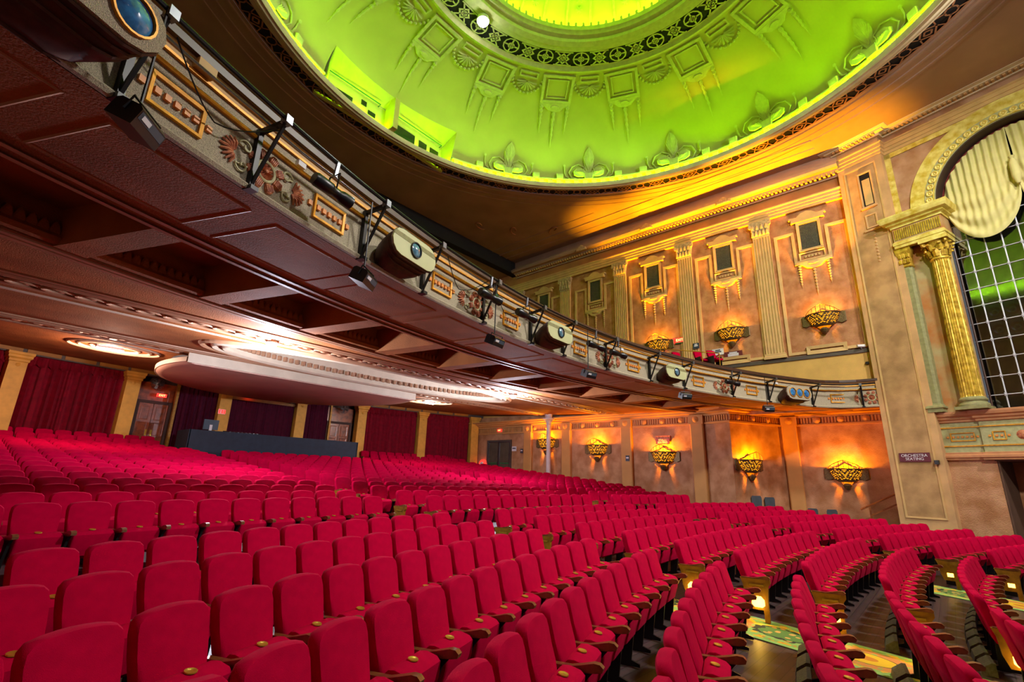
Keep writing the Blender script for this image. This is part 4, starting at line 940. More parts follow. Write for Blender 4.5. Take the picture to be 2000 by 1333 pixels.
for R in (6.33, 5.52): g.lathe([(R-.04, RZ), (R+.04, RZ)], 96, DF)
build(g, 'pierced_ring', 'dome_orn', ceil, kind='stuff')
g = MB(); g.lathe([(5.5, RZ+.02), (5.48, RZ-.06), (5.25, RZ-.06), (5.22, RZ-.12), (4.98, RZ-.10), (4.95, RZ+.02), (4.76, RZ+.03), (4.70, RZ+.1), (4.62, RZ+.12), (4.60, RZ+.3), (4.68, RZ+.34), (5.3, RZ+.36)], 128, DF); build(g, 'inner_lip', 'dome_orn', ceil, smooth=True)
g = MB()
for k in range(96): g.prism([(-.05, .3), (.05, .3), (.03, .38), (.05, .42), (0, .5), (-.05, .42), (-.03, .38)], 4.60, 4.66, 'y', 0, DM(3.75*k) @ Matrix.Translation((0, 0, RZ)))
build(g, 'lip_cresting', 'dome_orn', ceil, kind='stuff')
g = MB(); g.lathe([(5.3*cos(t), RZ+.36+2.5*sin(t)) for t in [radians(q) for q in range(0, 91, 6)]], 96, DF); build(g, 'upper_dome', 'dome', ceil, smooth=True)
for k in range(32):
    g = MB() if k == 0 else g
    if k == 0:
        pts = [(0, 5.26*cos(radians(q)), RZ+.34+2.48*sin(radians(q))) for q in range(8, 84, 8)]; g.tube(pts, .05, 4); me_rib = g.mesh('dome_rib', 'dome_orn')
    obj('dome_rib', me_rib, ceil, DM(11.25*k))
g = MB()
for q, r_ in ((24, .12), (31, .17), (38, .14)):
    c = Vector((0, 5.2*cos(radians(q)), RZ+.33+2.45*sin(radians(q))))
    for j in range(6): a = 2*pi*j/6; g.tube([c, c+Vector((r_*cos(a)*1.2, r_*sin(a)*-.5, r_*sin(a)))], .03, 4)
me_spr = g.mesh('leaf_spray', 'dome_orn')
for k in range(16): o = obj('leaf_spray', me_spr, ceil, DM(22.5*k+5.6)); o['kind'] = 'stuff'
# light strips in the two coves
g = MB(); g.lathe([(10.40, 14.275), (10.46, 14.275), (10.46, 14.30), (10.40, 14.30), (10.40, 14.275)], 96, DF); tag(build(g, 'led_strip', 'led_green'), 'green light strip hidden in the dome rim cove', 'light strip')
g = MB(); g.lathe([(4.84, RZ+.37), (4.92, RZ+.37), (4.92, RZ+.42), (4.84, RZ+.42), (4.84, RZ+.37)], 72, DF); tag(build(g, 'led_strip', 'led_inner'), 'bright green light strip round the inner dome opening', 'light strip')
# the single white lamp on the inner ring
t = thing('dome_lamp', 'glaring white round lamp on the inner ring of the dome', 'ceiling lamp', fr(10.05, 10.93, 17.15))
g = MB(); g.lathe([(.001, -.22), (.12, -.19), (.19, -.11), (.22, 0)], 16); build(g, 'globe', 'lens_white', t, smooth=True)
g = MB(); g.lathe([(.24, -.02), (.26, .02), (.2, .26), (.001, .27)], 16); build(g, 'housing', 'white', t, smooth=True)
# lighting booth cut into the back of the dome
booth = thing('lighting_booth', 'bright green lit booth with dark windows cut into the dome', 'booth', fr(DCX, DCY+9.2, 14.2))
BX, BYb = 3.15, 1.45      # half width, back wall (local y)
opening = [Vector(DM(q) @ Vector(smap(0, AH, 0)))-Vector((DCX, DCY+9.2, 14.2)) for q in [-18+36*k/16 for k in range(17)]]
g = MB(); g.add(opening+[Vector((p.x*1.0, BYb, 1.22)) for p in opening], [(k, k+1, 17+k+1, 17+k) for k in range(16)]); build(g, 'roof', 'booth', booth)
g = MB(); g.box(-BX-.1, BX+.1, BYb, BYb+.1, -.1, 1.2); bw = build(g, 'back_wall', 'booth', booth)
for sg in (-1, 1):
    g = MB(); p = opening[0 if sg < 0 else 16]; g.add([(p.x, p.y+.35, 0.05), (p.x, BYb, .05), (p.x, BYb, 1.2), tuple(p)], [(0, 1, 2, 3)]); build(g, 'side_wall', 'booth', booth)
g = MB(); g.box(-.12, .12, .75, BYb, .0, 1.5); build(g, 'post', 'booth', booth)
for x0, x1, z0, z1 in ((-2.9, -1.7, .12, .72), (-1.3, -1.05, .72, .95), (-.95, -.6, .45, .65), (.3, 1.5, .2, .85), (1.75, 2.2, .2, .8), (2.4, 2.9, .2, .8)):
    g = MB(); g.box(x0, x1, BYb-.03, BYb+.02, z0, z1); build(g, 'window', 'booth_glass', booth)
for x0, x1 in ((-3.0, -.5), (.25, 2.95)):
    g = MB(); g.tube([(x0, BYb-.2, 1.12), (x1, BYb-.2, 1.12), (x1, BYb, 1.12)], .025, 5); build(g, 'rail', 'sign_green', booth)
# ------------------------------------------------------------------ back edge of the main ceiling and the ceiling beyond
g = MB(); g.box(-4.2, 23.2, 20.2, 20.7, 13.36, 14.25); o = struct(g, 'trim_1', 'grille_dark')
RD = (9.9, 25.2, 8.0)
def clip_back(g):
    keep = [f for f in g.f if sum(g.v[i][1] for i in f)/len(f) > 20.72]; g.f = keep; g.mi = [0]*len(keep); return g
g = clip_back(rect_to_circle(-4.2, 23.3, 16.5, 38, RD[0], RD[1], RD[2]+.25, 13.6, 240, 8)); ceil2 = struct(g, 'ceiling_rear', 'ceiling_brown')
DR = fr(RD[0], RD[1], 0)
g = MB(); g.lathe([(8.5, 13.61), (8.45, 13.53), (8.3, 13.47), (8.15, 13.51), (8.05, 13.47), (7.9, 13.52), (7.9, 13.62), (8.25, 13.66)], 240, DR); build(clip_back(g), 'dome_lip', 'ceiling_cream', ceil2, smooth=True)
g = MB(); g.lathe([(8.25*cos(radians(q)), 13.66+2.6*sin(radians(q))) for q in range(0, 91, 6)], 240, DR); build(clip_back(g), 'dome_shell', 'dome', ceil2, smooth=True)
g = MB(); g.lathe([(8.0, 13.665), (8.06, 13.665), (8.06, 13.69), (8.0, 13.69), (8.0, 13.665)], 120, DR); tag(build(clip_back(g), 'led_strip', 'led_green'), 'green light strip in the smaller dome beyond the balcony', 'light strip')
light('POINT', 'upper_circle_fill', (12, 29, 12.4), 700, WARM, .5)  # added fill to raise the light level beyond the balcony, no fixture there
# ------------------------------------------------------------------ enclosing walls out of view
g = MB(); g.box(-4.5, -4.2, -9, 38, -3, 14.3); struct(g, 'wall_left', 'wall_up')
g = MB(); g.box(-4.5, 23.5, 38, 38.3, 3, 14.3); struct(g, 'wall_rear_upper', 'wall_up')
# ------------------------------------------------------------------ tall pier and organ bay on the splayed wall
BM = fr(22.9, 1.6, 0, -107)         # local x along the wall towards the stage, y into the wall, z up
g = MB(); g.box(0, 1.6, 0, 3.0, -2.6, 14.3); pier = struct(g, 'wall_pier', 'pier', None, BM)
def bchild(g, name, m, par, smooth=False, kind=None): return build(g, name, m, par, None, smooth, kind)
g = MB(); g.box(.27, 1.33, -.012, .02, -.9, 12.95); bchild(g, 'panel', 'pier_panel', pier)
bchild(rect_frame(.21, 1.39, -.96, 13.0, .06, .035), 'panel_moulding', 'wall_trim', pier)
g = MB(); g.box(.74, 1.12, -.018, .01, 11.15, 12.62); nb = bchild(g, 'niche_back', 'grille_dark', pier)
g = MB(); g.box(.80, 1.08, -.03, -.01, 11.18, 12.35); build(g, 'niche_board', 'wall_trim', nb)
bchild(rect_frame(.68, 1.18, 11.08, 12.68, .06, .05), 'niche_frame', 'pier', pier)
g = MB(); g.box(.64, 1.2, -.09, 0, 11.02, 11.1); bchild(g, 'niche_sill', 'pier', pier)
bchild(rect_frame(.70, 1.10, 10.15, 10.75, .05, .05), 'tablet', 'pier', pier)
g = MB(); g.box(.60, 1.16, -.07, 0, 10.02, 10.1); bchild(g, 'tablet_sill', 'pier', pier)
for k in range(9):
    g = MB(); g.lathe([(.001, .05), (.03, .04), (.05, 0)], 8, Matrix.Translation((.9, 0, 9.8-.14*k)) @ Matrix.Rotation(pi/2, 4, 'X')); bchild(g, 'leaf_drop', 'pier', pier, True)
PPL = [(0, .9), (0, 0), (1.6, 0), (1.6, .35), (9.5, .35)]
g = MB(); g.sweep(PPL, [(0, 13.22), (.03, 13.24), (.03, 13.36), (.06, 13.38), (.06, 13.5), (.09, 13.52), (.09, 13.66), (.13, 13.7), (.13, 13.74), (0, 13.76)]); bchild(g, 'architrave', 'wall_trim', pier)
g = MB(); g.sweep(PPL, [(0, 14.0), (.12, 14.0), (.12, 14.1), (.3, 14.12), (.3, 14.16), (.46, 14.18), (.5, 14.24)]); bchild(g, 'cornice', 'ceiling_cream', pier)
g = MB()
for k in range(62): x = .02+.15*k; g.box(x, x+.075, (-.27 if x < 1.6 else .08), (-.1 if x < 1.6 else .25), 14.05, 14.12)
bchild(g, 'dentils', 'wall_trim', pier, kind='stuff')
# bay wall with arched opening
AC = (5.15, 10.3); AR = 2.30
ip = [(2.85, 2.5+7.8*k/8) for k in range(8)]+[(AC[0]-AR*cos(pi*k/32), AC[1]+AR*sin(pi*k/32)) for k in range(33)]+[(7.45, 10.3-7.8*(k+1)/8) for k in range(8)]
def outer(i):
    n = len(ip)-1; x, z = ip[i]
    if i < 8: return (1.5, z)
    if i > n-8: return (9.5, z)
    u = (i-8)/(n-16); 
    if u < .28: return (1.5, 10.3+4*u/.28)
    if u < .72: return (1.5+8*(u-.28)/.44, 14.3)
    return (9.5, 14.3-4*(u-.72)/.28)
g = MB(); n = len(ip); g.add([(x, .35, z) for x, z in ip]+[(outer(i)[0], .35, outer(i)[1]) for i in range(n)], [(i, i+1, n+i+1, n+i) for i in range(n-1)])
bay = struct(g, 'wall_organ_bay', 'patina_wall', None, BM)
def arcband(r0, r1, y0, y1, name, m, n=48):
    g = MB(); L = []
    for k in range(n+1):
        a = pi*k/n; c, sn = -cos(a), sin(a); L.append([(AC[0]+c*r0, y1, AC[1]+sn*r0), (AC[0]+c*r0, y0, AC[1]+sn*r0), (AC[0]+c*r1, y0, AC[1]+sn*r1), (AC[0]+c*r1, y1, AC[1]+sn*r1)])
    g.loft(L); return bchild(g, name, m, bay, True)
arcband(2.60, 3.06, .29, .36, 'gold_arch', 'gold_patina'); arcband(2.28, 2.60, .27, .36, 'bead_arch', 'panel_green'); arcband(2.30, 2.34, .22, .36, 'arch_edge', 'gold_patina')
g = MB(); Rx = Matrix.Rotation(pi/2, 4, 'X'); g.lathe([(.03, .0), (.05, .03), (.085, .045), (.11, .03), (.115, 0)], 14, Rx); g.lathe([(.001, .05), (.03, .035), (.035, 0)], 8, Rx); me_rb = g.mesh('ring_boss', 'gold_patina', True)
for k in range(1, 30): a = pi*k/30; obj('ring_boss', me_rb, bay, Matrix.Translation((AC[0]-2.45*cos(a), .27, AC[1]+2.45*sin(a))))
arcband(2.24, 2.30, .30, .85, 'arch_reveal', 'dark_reveal'); arcband(1.95, 2.28, .80, .88, 'red_arch', 'red_reveal'); arcband(1.94, 1.97, .76, .84, 'red_arch_edge', 'gold_patina')
g = MB(); g.box(1.58, 1.80, .30, .36, 10.2, 13.2); bchild(g, 'gold_border', 'gold_patina', bay)
g = MB(); g.box(1.58, 8.7, .30, .36, 13.0, 13.2); bchild(g, 'gold_border', 'gold_patina', bay)
g = MB(); g.box(1.8, 2.3, .30, .36, 10.2, 10.32); bchild(g, 'gold_border', 'gold_patina', bay)
# entablature block
EB = [(1.5, .5), (1.5, -.1), (3.0, -.1), (3.0, 1.2)]
g = MB(); g.sweep(EB, [(-.2, 8.9), (.02, 8.9), (.02, 9.0), (.05, 9.02), (.05, 9.12), (.02, 9.16), (0, 9.18)]); bchild(g, 'architrave', 'gold_patina', bay)
g = MB(); g.box(1.5, 3.0, -.1, 1.2, 9.17, 9.72); ef = bchild(g, 'frieze_block', 'patina_orange', bay)
g = MB()
for k in range(22): x = 1.56+k*.065; g.box(x, x+.035, -.125, -.1, 9.24, 9.66)
build(g, 'frieze_flutes', 'gold_column', ef, kind='stuff')
g = MB(); g.sweep(EB, [(0, 9.72), (.04, 9.72), (.04, 9.8), (.14, 9.84), (.14, 9.9), (.26, 9.94), (.3, 10.04), (.32, 10.12), (.32, 10.17), (-.3, 10.2)]); bchild(g, 'cornice', 'gold_patina', bay)
# column
col = thing('fluted_column', 'tall gold fluted column with leafy capital beside the window grid', 'column', BM @ Matrix.Translation((2.64, .22, 2.62)))
g = MB(); L = []
for z, r in ((.42, .315), (.47, .30), (1.5, .298), (3.2, .285), (4.6, .27), (5.40, .262), (5.44, .275)):
    L.append([((r-(.022 if k % 3 == 1 else 0))*cos(2*pi*k/72), (r-(.022 if k % 3 == 1 else 0))*sin(2*pi*k/72), z) for k in range(72)])
g.loft(L); build(g, 'shaft', 'gold_column', col)
g = MB(); g.lathe([(.40, .10), (.41, .16), (.39, .2), (.35, .22), (.34, .27), (.37, .30), (.375, .35), (.35, .38), (.32, .42)], 28); g.box(-.42, .42, -.42, .42, 0, .10); build(g, 'base', 'green_stone', col, smooth=True)
g = MB(); g.lathe([(.275, 5.44), (.30, 5.47), (.30, 5.52), (.27, 5.55), (.265, 5.6), (.29, 5.85), (.36, 6.12), (.38, 6.16)], 24)
for row, (z0, hgt, rr, nn) in enumerate(((5.56, .30, .30, 8), (5.78, .28, .33, 8))):
    for k in range(nn):
        a = 360*(k+.5*row)/nn; Mk = fr(0, 0, z0, a) @ Matrix.Translation((rr, 0, 0)) @ Matrix.Rotation(radians(16), 4, 'Y')
        g.loft([[Mk @ Vector((x, y, z)) for x, y in ((-.03, -w_), (.02, 0), (-.03, w_))] for z, w_ in ((0, .09), (hgt*.6, .10), (hgt*.92, .06))], cap=False, close=False)
        g.lathe([(.001, -.05), (.04, -.04), (.045, .04), (.001, .05)], 6, Mk @ Matrix.Translation((.04, 0, hgt*.92)) @ Matrix.Rotation(pi/2, 4, 'X'))
for k in range(4):
    a = 45+90*k; Mk = fr(0, 0, 6.08, a) @ Matrix.Translation((.44, 0, 0)); g.lathe([(.001, -.04), (.07, -.04), (.085, 0), (.07, .04), (.001, .04)], 10, Mk @ Matrix.Rotation(pi/2, 4, 'X'))
build(g, 'capital', 'gold_column', col, smooth=True)
g = MB(); g.box(-.42, .42, -.42, .42, 6.16, 6.28); build(g, 'abacus', 'gold_patina', col)
# green pilaster and coloured wall beside it
g = MB(); g.box(1.58, 2.95, .32, .38, 2.5, 8.9); bchild(g, 'painted_panel', 'patina_orange', bay)
t = thing('green_pilaster', 'slim green stone pilaster with gold capital beside the tall pier', 'pilaster', BM @ Matrix.Translation((1.66, .2, 2.62)))
g = MB(); g.prism([(-.16, .14), (-.16, -.10), (-.08, -.16), (.08, -.16), (.16, -.10), (.16, .14)], .3, 5.5, 'z'); build(g, 'shaft', 'green_stone', t)
g = MB(); g.sweep([(-.2, .14), (-.2, -.2), (.2, -.2), (.2, .14)], [(-.1, 0), (.02, 0), (.02, .12), (.06, .14), (.05, .2), (.0, .24), (-.02, .3)]); build(g, 'base', 'green_stone', t)
g = MB(); L = [[(-.17*k, .14, z), (-.17*k, -.17*k, z), (.17*k, -.17*k, z), (.17*k, .14, z)] for z, k in ((5.5, 1), (5.55, 1.15), (5.62, 1), (5.9, 1.1), (6.15, 1.45), (6.28, 1.5))]; g.loft(L)
for k in range(3):
    for zz in (5.64, 5.86): g.prism([(-.05, 0), (.05, 0), (.06, .14), (0, .22), (-.06, .14)], -.04, .02, 'y', .3, Matrix.Translation((-.12+.12*k, -.2, zz)))
build(g, 'capital', 'gold_column', t)
# window grid: panes, bars, knots; dark chamber and loudspeakers behind
g = MB(); g.box(2.7, 7.6, 1.9, 2.0, 2.4, 12.8); bchild(g, 'chamber_back', 'grille_dark', bay)
m = bpy.data.materials.new('pane_glass'); m.use_nodes = True; nt = m.node_tree; nt.nodes.remove(nt.nodes['Principled BSDF'])
tr = nt.nodes.new('ShaderNodeBsdfTransparent'); gl = nt.nodes.new('ShaderNodeBsdfGlossy'); gl.inputs['Roughness'].default_value = .08; mx = nt.nodes.new('ShaderNodeMixShader')
no = nt.nodes.new('ShaderNodeTexNoise'); no.inputs['Scale'].default_value = 2; rp = nt.nodes.new('ShaderNodeMapRange'); rp.inputs[3].default_value = .12; rp.inputs[4].default_value = .34
nt.links.new(no.outputs[0], rp.inputs[0]); nt.links.new(rp.outputs[0], mx.inputs[0]); nt.links.new(tr.outputs[0], mx.inputs[1]); nt.links.new(gl.outputs[0], mx.inputs[2]); nt.links.new(mx.outputs[0], nt.nodes['Material Output'].inputs[0]); tr.inputs[0].default_value = (.55, .62, .66, 1)
MATS['pane_glass'] = m
win = thing('window_grid', 'tall window of square dark panes in a white metal grid', 'window', BM @ Matrix.Translation((2.90, .82, 2.50)))
T0 = [.0+.44*k for k in range(11)]; Z0 = [0.0+.63*k for k in range(13)]
g = MB(); g.box(.012, .428, -.004, .004, .012, .618); me_pane = g.mesh('pane', 'pane_glass')
for i in range(9):
    for j in range(11): obj('pane', me_pane, win, Matrix.Translation((T0[i], 0, Z0[j])))
g = MB(); g.tube([(0, -.02, 0), (0, -.02, 7.5)], .02, 6); me_v = g.mesh('upright_bar', 'mullion', True)
g = MB(); g.tube([(0, -.02, 0), (4.2, -.02, 0)], .016, 6); me_h = g.mesh('cross_bar', 'mullion', True)
for x in T0[1:10]: obj('upright_bar', me_v, win, Matrix.Translation((x, 0, 0)))
for z in Z0[1:12]: obj('cross_bar', me_h, win, Matrix.Translation((0, 0, z)))
g = MB()
for a in range(3): g.tube([(-.06*cos(a*pi/3), -.05, -.06*sin(a*pi/3)), (.06*cos(a*pi/3), -.05, .06*sin(a*pi/3))], .011, 4)
me_k = g.mesh('grid_knot', 'mullion')
for i, x in enumerate(T0[1:6]):
    for z in Z0[1:12]: o = obj('grid_knot', me_k, win, Matrix.Translation((x, 0, z))); o['kind'] = 'stuff'
g = MB(); g.tube([(2.98, .62, 2.5), (2.98, .62, 8.9)], .03, 6); tag(build(g, 'cable_conduit', 'rail_brown', None, BM), 'thin brown conduit running up beside the gold column', 'conduit')
g = MB(); Rx = Matrix.Rotation(pi/2, 4, 'X'); g.lathe([(.001, .02), (.05, .03), (.07, -.02), (.13, .02), (.16, .03), (.185, .03), (.19, 0)], 20, Rx); me_cone = g.mesh('cone', 'black_satin', True)
g = MB(); g.box(-.22, .22, 0, .3, -.31, .31); me_cab = g.mesh('cabinet', 'speaker_panel')
nm = {0: 'left', 1: 'middle', 2: 'right'}; nr = {0: 'bottom', 1: 'middle', 2: 'top'}
for i in range(3):
    for j in range(3):
        t = thing('loudspeaker', 'black round loudspeaker behind the window grid, %s row, %s column' % (nr[j], nm[i]), 'loudspeaker', BM @ Matrix.Translation((3.56+.44*i, .90, 2.5+.63*(4.5+j))), 'loudspeakers behind the window grid'); obj('cabinet', me_cab, t); obj('cone', me_cone, t)
# festoon drape
def swag(ta, tb, label):
    g = MB(); cx = (ta+tb)/2
    def P(u, v):
        t = ta+(tb-ta)*u; k = 4*u*(1-u); top = AC[1]+sqrt(max(.05, 2.15**2-(t-AC[0])**2)); endz = 10.0; bot = endz-1.45*k**.6
        z = top+(bot-top)*v; sag = .13*sin((v**1.4)*24+4*abs(u-.5))*min(1, v*1.6)*(.35+.65*k)+.10*sin(u*62)*(1-v)**.6
        return (t+(cx-t)*.10*v*(1-v), .70-.30*k*v*(1.1-v)-.12*v+sag*.42, z)
    g.surf(P, 90, 60); return tag(build(g, 'festoon_drape', 'drape', None, BM, True), label, 'drape')
swag(3.02, 5.02, 'cream festoon drape swagged across the arch, left swag'); swag(5.02, 7.25, 'cream festoon drape swagged across the arch, right swag')
g = MB(); g.lathe([(.001, .0), (.09, -.05), (.05, -.14), (.11, -.3), (.13, -.8), (.05, -1.1), (.001, -1.12)], 10, Matrix.Translation((5.02, .45, 11.2))); tag(build(g, 'drape_knot', 'drape', None, BM, True), 'knotted cream gather between the two swags', 'drape')
# pedestal band under the bay
for (x0, x1, y0) in ((1.42, 2.66, .20), (2.64, 9.5, .12)):
    g = MB(); g.box(x0, x1, y0+.1, 1.2, 1.2, 2.4); pb = bchild(g, 'pedestal_band', 'panel_green', bay)
    P_ = [(x0, 1.0), (x0, y0+.1), (x1, y0+.1)]
    for pr in ([(-.02, 2.24), (.05, 2.26), (.05, 2.32), (.10, 2.36), (.10, 2.42), (.16, 2.46), (.18, 2.54), (.18, 2.6), (-.5, 2.62)], [(-.5, 1.0), (.06, 1.0), (.06, 1.06), (.10, 1.08), (.10, 1.15), (.05, 1.19), (.05, 1.24), (-.02, 1.26)]):
        g = MB(); g.sweep(P_, pr); build(g, 'clay_moulding', 'moulding_clay', pb)
    for z in (2.06, 1.44): g = MB(); g.sweep(P_, [(0, z), (.03, z), (.03, z+.035), (0, z+.04)]); build(g, 'gold_line', 'gold_paint', pb)
def tablet(x0, x1, y, n):
    f = bchild(rect_frame(x0, x1, 1.62, 1.90, .028, .03), 'gold_frame', 'gold_paint', bay); f.location = (0, y, 0)
    cx = (x0+x1)/2; st = .12
    for k in range(n): 
        g = MB(); xx = cx+(k-(n-1)/2)*st; g.box(xx-.03, xx+.03, -.03, 0, 1.73, 1.79); build(g, 'square_boss', 'orange_boss', f)
    for sg in (-1, 1): g = MB(); xx = (x0 if sg < 0 else x1)+sg*.07; g.box(xx-.03, xx+.03, -.03, 0, 1.73, 1.79); build(g, 'square_boss', 'orange_boss', f)
tablet(1.82, 2.46, .30, 5); tablet(2.92, 3.24, .22, 2); tablet(3.9, 4.5, .22, 5)
r = bchild(MB().lathe([(.001, .05), (.06, .04), (.12, .02), (.15, 0)], 12, Matrix.Translation((3.62, .22, 1.76)) @ Rx), 'shell_boss', 'terracotta', bay, True)
# lower wall with the doorway
g = MB(); g.box(1.55, 2.86, .33, .6, -2.6, 1.02); bchild(g, 'lower_wall', 'wall_stalls', bay)
g = MB(); g.box(2.84, 2.9, .33, 1.7, -2.6, 1.02); bchild(g, 'doorway_jamb', 'hall_dark', bay)
g = MB(); g.box(2.8, 9.5, 1.6, 1.8, -2.6, 1.02); bchild(g, 'doorway_back', 'wall_stalls', bay)
g = MB(); g.box(2.8, 9.5, .3, 1.8, .96, 1.04); bchild(g, 'doorway_head', 'hall_dark', bay)
# signs and devices on the pier
t = thing('orchestra_sign', 'purple sign reading orchestra seating on the tall pier', 'sign', BM @ Matrix.Translation((.80, -.03, 1.10)))
g = MB(); g.box(-.45, .45, -.02, .015, -.155, .155); build(g, 'board', 'sign_red', t)
obj('lettering', text_mesh('ORCHESTRA\nSEATING', .135, 'paper'), t, Matrix.Translation((0, -.022, 0)) @ UPR)
t = thing('wall_speaker', 'small black wall speaker beside the orchestra seating sign', 'wall speaker', BM @ Matrix.Translation((1.42, 0, .92)))
g = MB(); g.box(-.06, .06, -.12, -.02, -.07, .07); build(g, 'body', 'black_satin', t); g = MB(); g.box(-.03, .03, -.02, .0, -.03, .03); build(g, 'bracket', 'black_metal', t)
# ------------------------------------------------------------------ rear wall of the stalls: columns, curtains, doors
CW = (10.2, -10.4); RW = 35.6
def wy(x, off=0.): return CW[1]+sqrt((RW+off)**2-(x-CW[0])**2)
def wa(x): return -degrees(math.asin((x-CW[0])/RW))
def WF(x, z=0., off=0.): return fr(x, wy(x), z, wa(x)) @ Matrix.Translation((0, off, 0))
RP = [(-4.2+27.2*k/40, wy(-4.2+27.2*k/40)) for k in range(41)]
g = MB(); g.sweep(RP, [(-.75, .0), (-.75, 4.3)]); wall_rear = struct(g, 'wall_rear', 'rear_wall')
COLX = [-2.6, .93, 4.41, 8.10, 11.78, 15.20, 19.0, 22.45]
g = MB(); g.box(-.25, .25, -.18, .3, -.2, 3.52); me_c = g.mesh('column', 'column_yellow')
g = MB(); g.sweep([(-.25, .3), (-.25, -.18), (.25, -.18), (.25, .3)], [(0, 3.40), (.03, 3.42), (.03, 3.5), (.08, 3.55), (.08, 3.62), (.11, 3.66), (.11, 3.74), (-.2, 3.75)]); me_cc = g.mesh('column_cap', 'column_yellow')
g = MB(); g.lathe([(.001, .03), (.05, .02), (.07, 0)], 10, Matrix.Translation((0, -.18, 3.3)) @ Matrix.Rotation(pi/2, 4, 'X')); me_cb = g.mesh('roundel', 'column_yellow', True)
for x in COLX: c = obj('column', me_c, wall_rear, WF(x)); obj('column_cap', me_cc, c); obj('roundel', me_cb, c)
g = MB(); g.sweep(RP, [(-.3, 3.72), (.10, 3.72), (.10, 4.05), (-.3, 4.05)]); hb = build(g, 'header_beam', 'skirt', wall_rear)
for k in range(25):
    x = -3.7+1.05*k; g = MB(); g.box(-.48, .48, -.14, -.09, 3.76, 3.98); build(g, 'header_panel', 'yellow_panel', hb, WF(x))
def curtain(x0, x1, z0, z1, label, m, off=.12, wav=.21, amp=.07, pelmet=True):
    n = int((x1-x0)/.045); M0 = WF((x0+x1)/2, 0, off); t = thing('stage_curtain', label, 'curtain', M0, 'rear curtains')
    inv = M0.inverted(); rnd = random.Random(int(x0*100)); ph = [rnd.uniform(-.6, .6) for _ in range(n+2)]
    def P(u, v):
        x = x0+(x1-x0)*u; q = u*(x1-x0)/wav*2*pi; a = amp*(1-.3*v)*(sin(q+1.2*sin(q*.31))+.35*sin(q*2.3+1)); p = inv @ Vector((x, wy(x)+off+a, z0+(z1-z0)*v)); return p
    g = MB(); g.surf(P, n, 5); g.surf(lambda u, v: P(u, v)+Vector((0, .03, 0)), n, 2); c = build(g, 'cloth', m, t, smooth=True)
    if pelmet:
        def Q(u, v):
            x = x0+(x1-x0)*u; q = u*(x1-x0)/.16*2*pi; a = -.07+.05*sin(q)*(.4+.6*(1-v)); return inv @ Vector((x, wy(x)+off+a, z1-.34-.05*sin(q*.5)*(1-v)+(.34)*v))
        g = MB(); g.surf(Q, n, 4); build(g, 'gathered_heading', m, t, smooth=True)
zb = lambda x: zfl(x, wy(x))-.02
curtain(-2.3, .65, zb(-1), 3.72, 'red rear curtain cut by the left edge of the picture', 'curtain')
curtain(1.2, 4.14, zb(2.6), 3.72, 'wide bright red rear curtain left of the wooden exit door', 'curtain', amp=.09, wav=.27)
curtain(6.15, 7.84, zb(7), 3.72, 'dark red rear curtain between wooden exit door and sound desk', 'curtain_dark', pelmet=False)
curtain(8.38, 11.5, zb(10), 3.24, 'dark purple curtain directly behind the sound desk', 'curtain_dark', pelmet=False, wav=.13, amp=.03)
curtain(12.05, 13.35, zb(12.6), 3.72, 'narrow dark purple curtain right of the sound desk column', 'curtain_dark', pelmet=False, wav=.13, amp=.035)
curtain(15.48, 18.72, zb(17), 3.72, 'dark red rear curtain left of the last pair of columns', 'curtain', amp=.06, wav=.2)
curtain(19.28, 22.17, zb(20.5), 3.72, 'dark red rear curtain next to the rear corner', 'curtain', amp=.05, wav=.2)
# cornice strip with small gear over the desk curtain
g = MB(); g.box(-1.6, 1.6, -.02, .2, 3.24, 3.72); build(g, 'lintel', 'yellow_panel', wall_rear, WF(9.94, 0, .05))
for x, m_, lb, cat in ((8.75, 'black_satin', 'small black projector under the header left of the desk curtain', 'projector'), (9.15, 'exit_red', 'small red lit box under the header over the desk curtain', 'sign'), (9.7, 'paper', 'small white box under the header over the desk curtain', 'box'), (11.25, 'black_satin', 'small black projector under the header right of the desk curtain', 'projector')):
    g = MB(); g.prism([(-.14, -.09), (.14, -.09), (.14, .06), (.10, .09), (-.10, .09), (-.14, .06)], -.2, 0, 'y'); t = tag(build(g, 'header_box', m_, None, WF(x, 3.46, -.02)), lb, cat)
# doors
def wood_door(x0, x1, n, label, zt=2.62):
    xc = (x0+x1)/2; d = obj('door_%d' % n, None, None, WF(xc, zb(xc), .42)); d['kind'] = 'structure'; H = zt-zb(xc); hw = (x1-x0)/2
    for sg in (-1, 1):
        g = MB(); a, b = (-hw, -.01) if sg < 0 else (.01, hw); g.box(a, b, 0, .05, 0, H); lf = build(g, 'leaf', 'door_wood', d)
        for z0, z1 in ((.15, .8), (.95, 1.5), (1.6, H-.12)): f = build(rect_frame(a+.10, b-.10, z0, z1, .035, .025), 'panel', 'door_wood', lf)
        g = MB(); g.box(sg*.10-.03, sg*.10+.03, -.03, 0, .95, 1.2); build(g, 'push_plate', 'brass', lf)
    f = build(rect_frame(-hw-.12, hw+.12, -.1, H+.12, .12, .08), 'door_frame', 'rear_wall', d)
    g = MB(); g.box(-hw-.2, hw+.2, .04, .3, H, H+.9); build(g, 'overdoor_panel', 'door_wood', d)
wood_door(4.95, 6.05, 1, '')
wood_door(13.55, 14.75, 2, '')
for k, (x, lb) in enumerate(((5.0, 'pale grey jamb strip'), )): pass
g = MB(); g.box(-.05, .05, -.1, .05, zb(6), 3.7); tag(build(g, 'curtain_pole', 'brass_panel', None, WF(6.12, 0, .02)), 'thin yellow upright post at the edge of the dark curtain', 'post')
g = MB(); g.box(-.045, .045, -.1, .05, zb(13.4), 3.7); tag(build(g, 'curtain_pole', 'brass_panel', None, WF(13.42, 0, .02)), 'thin yellow upright post right of the narrow purple curtain', 'post')
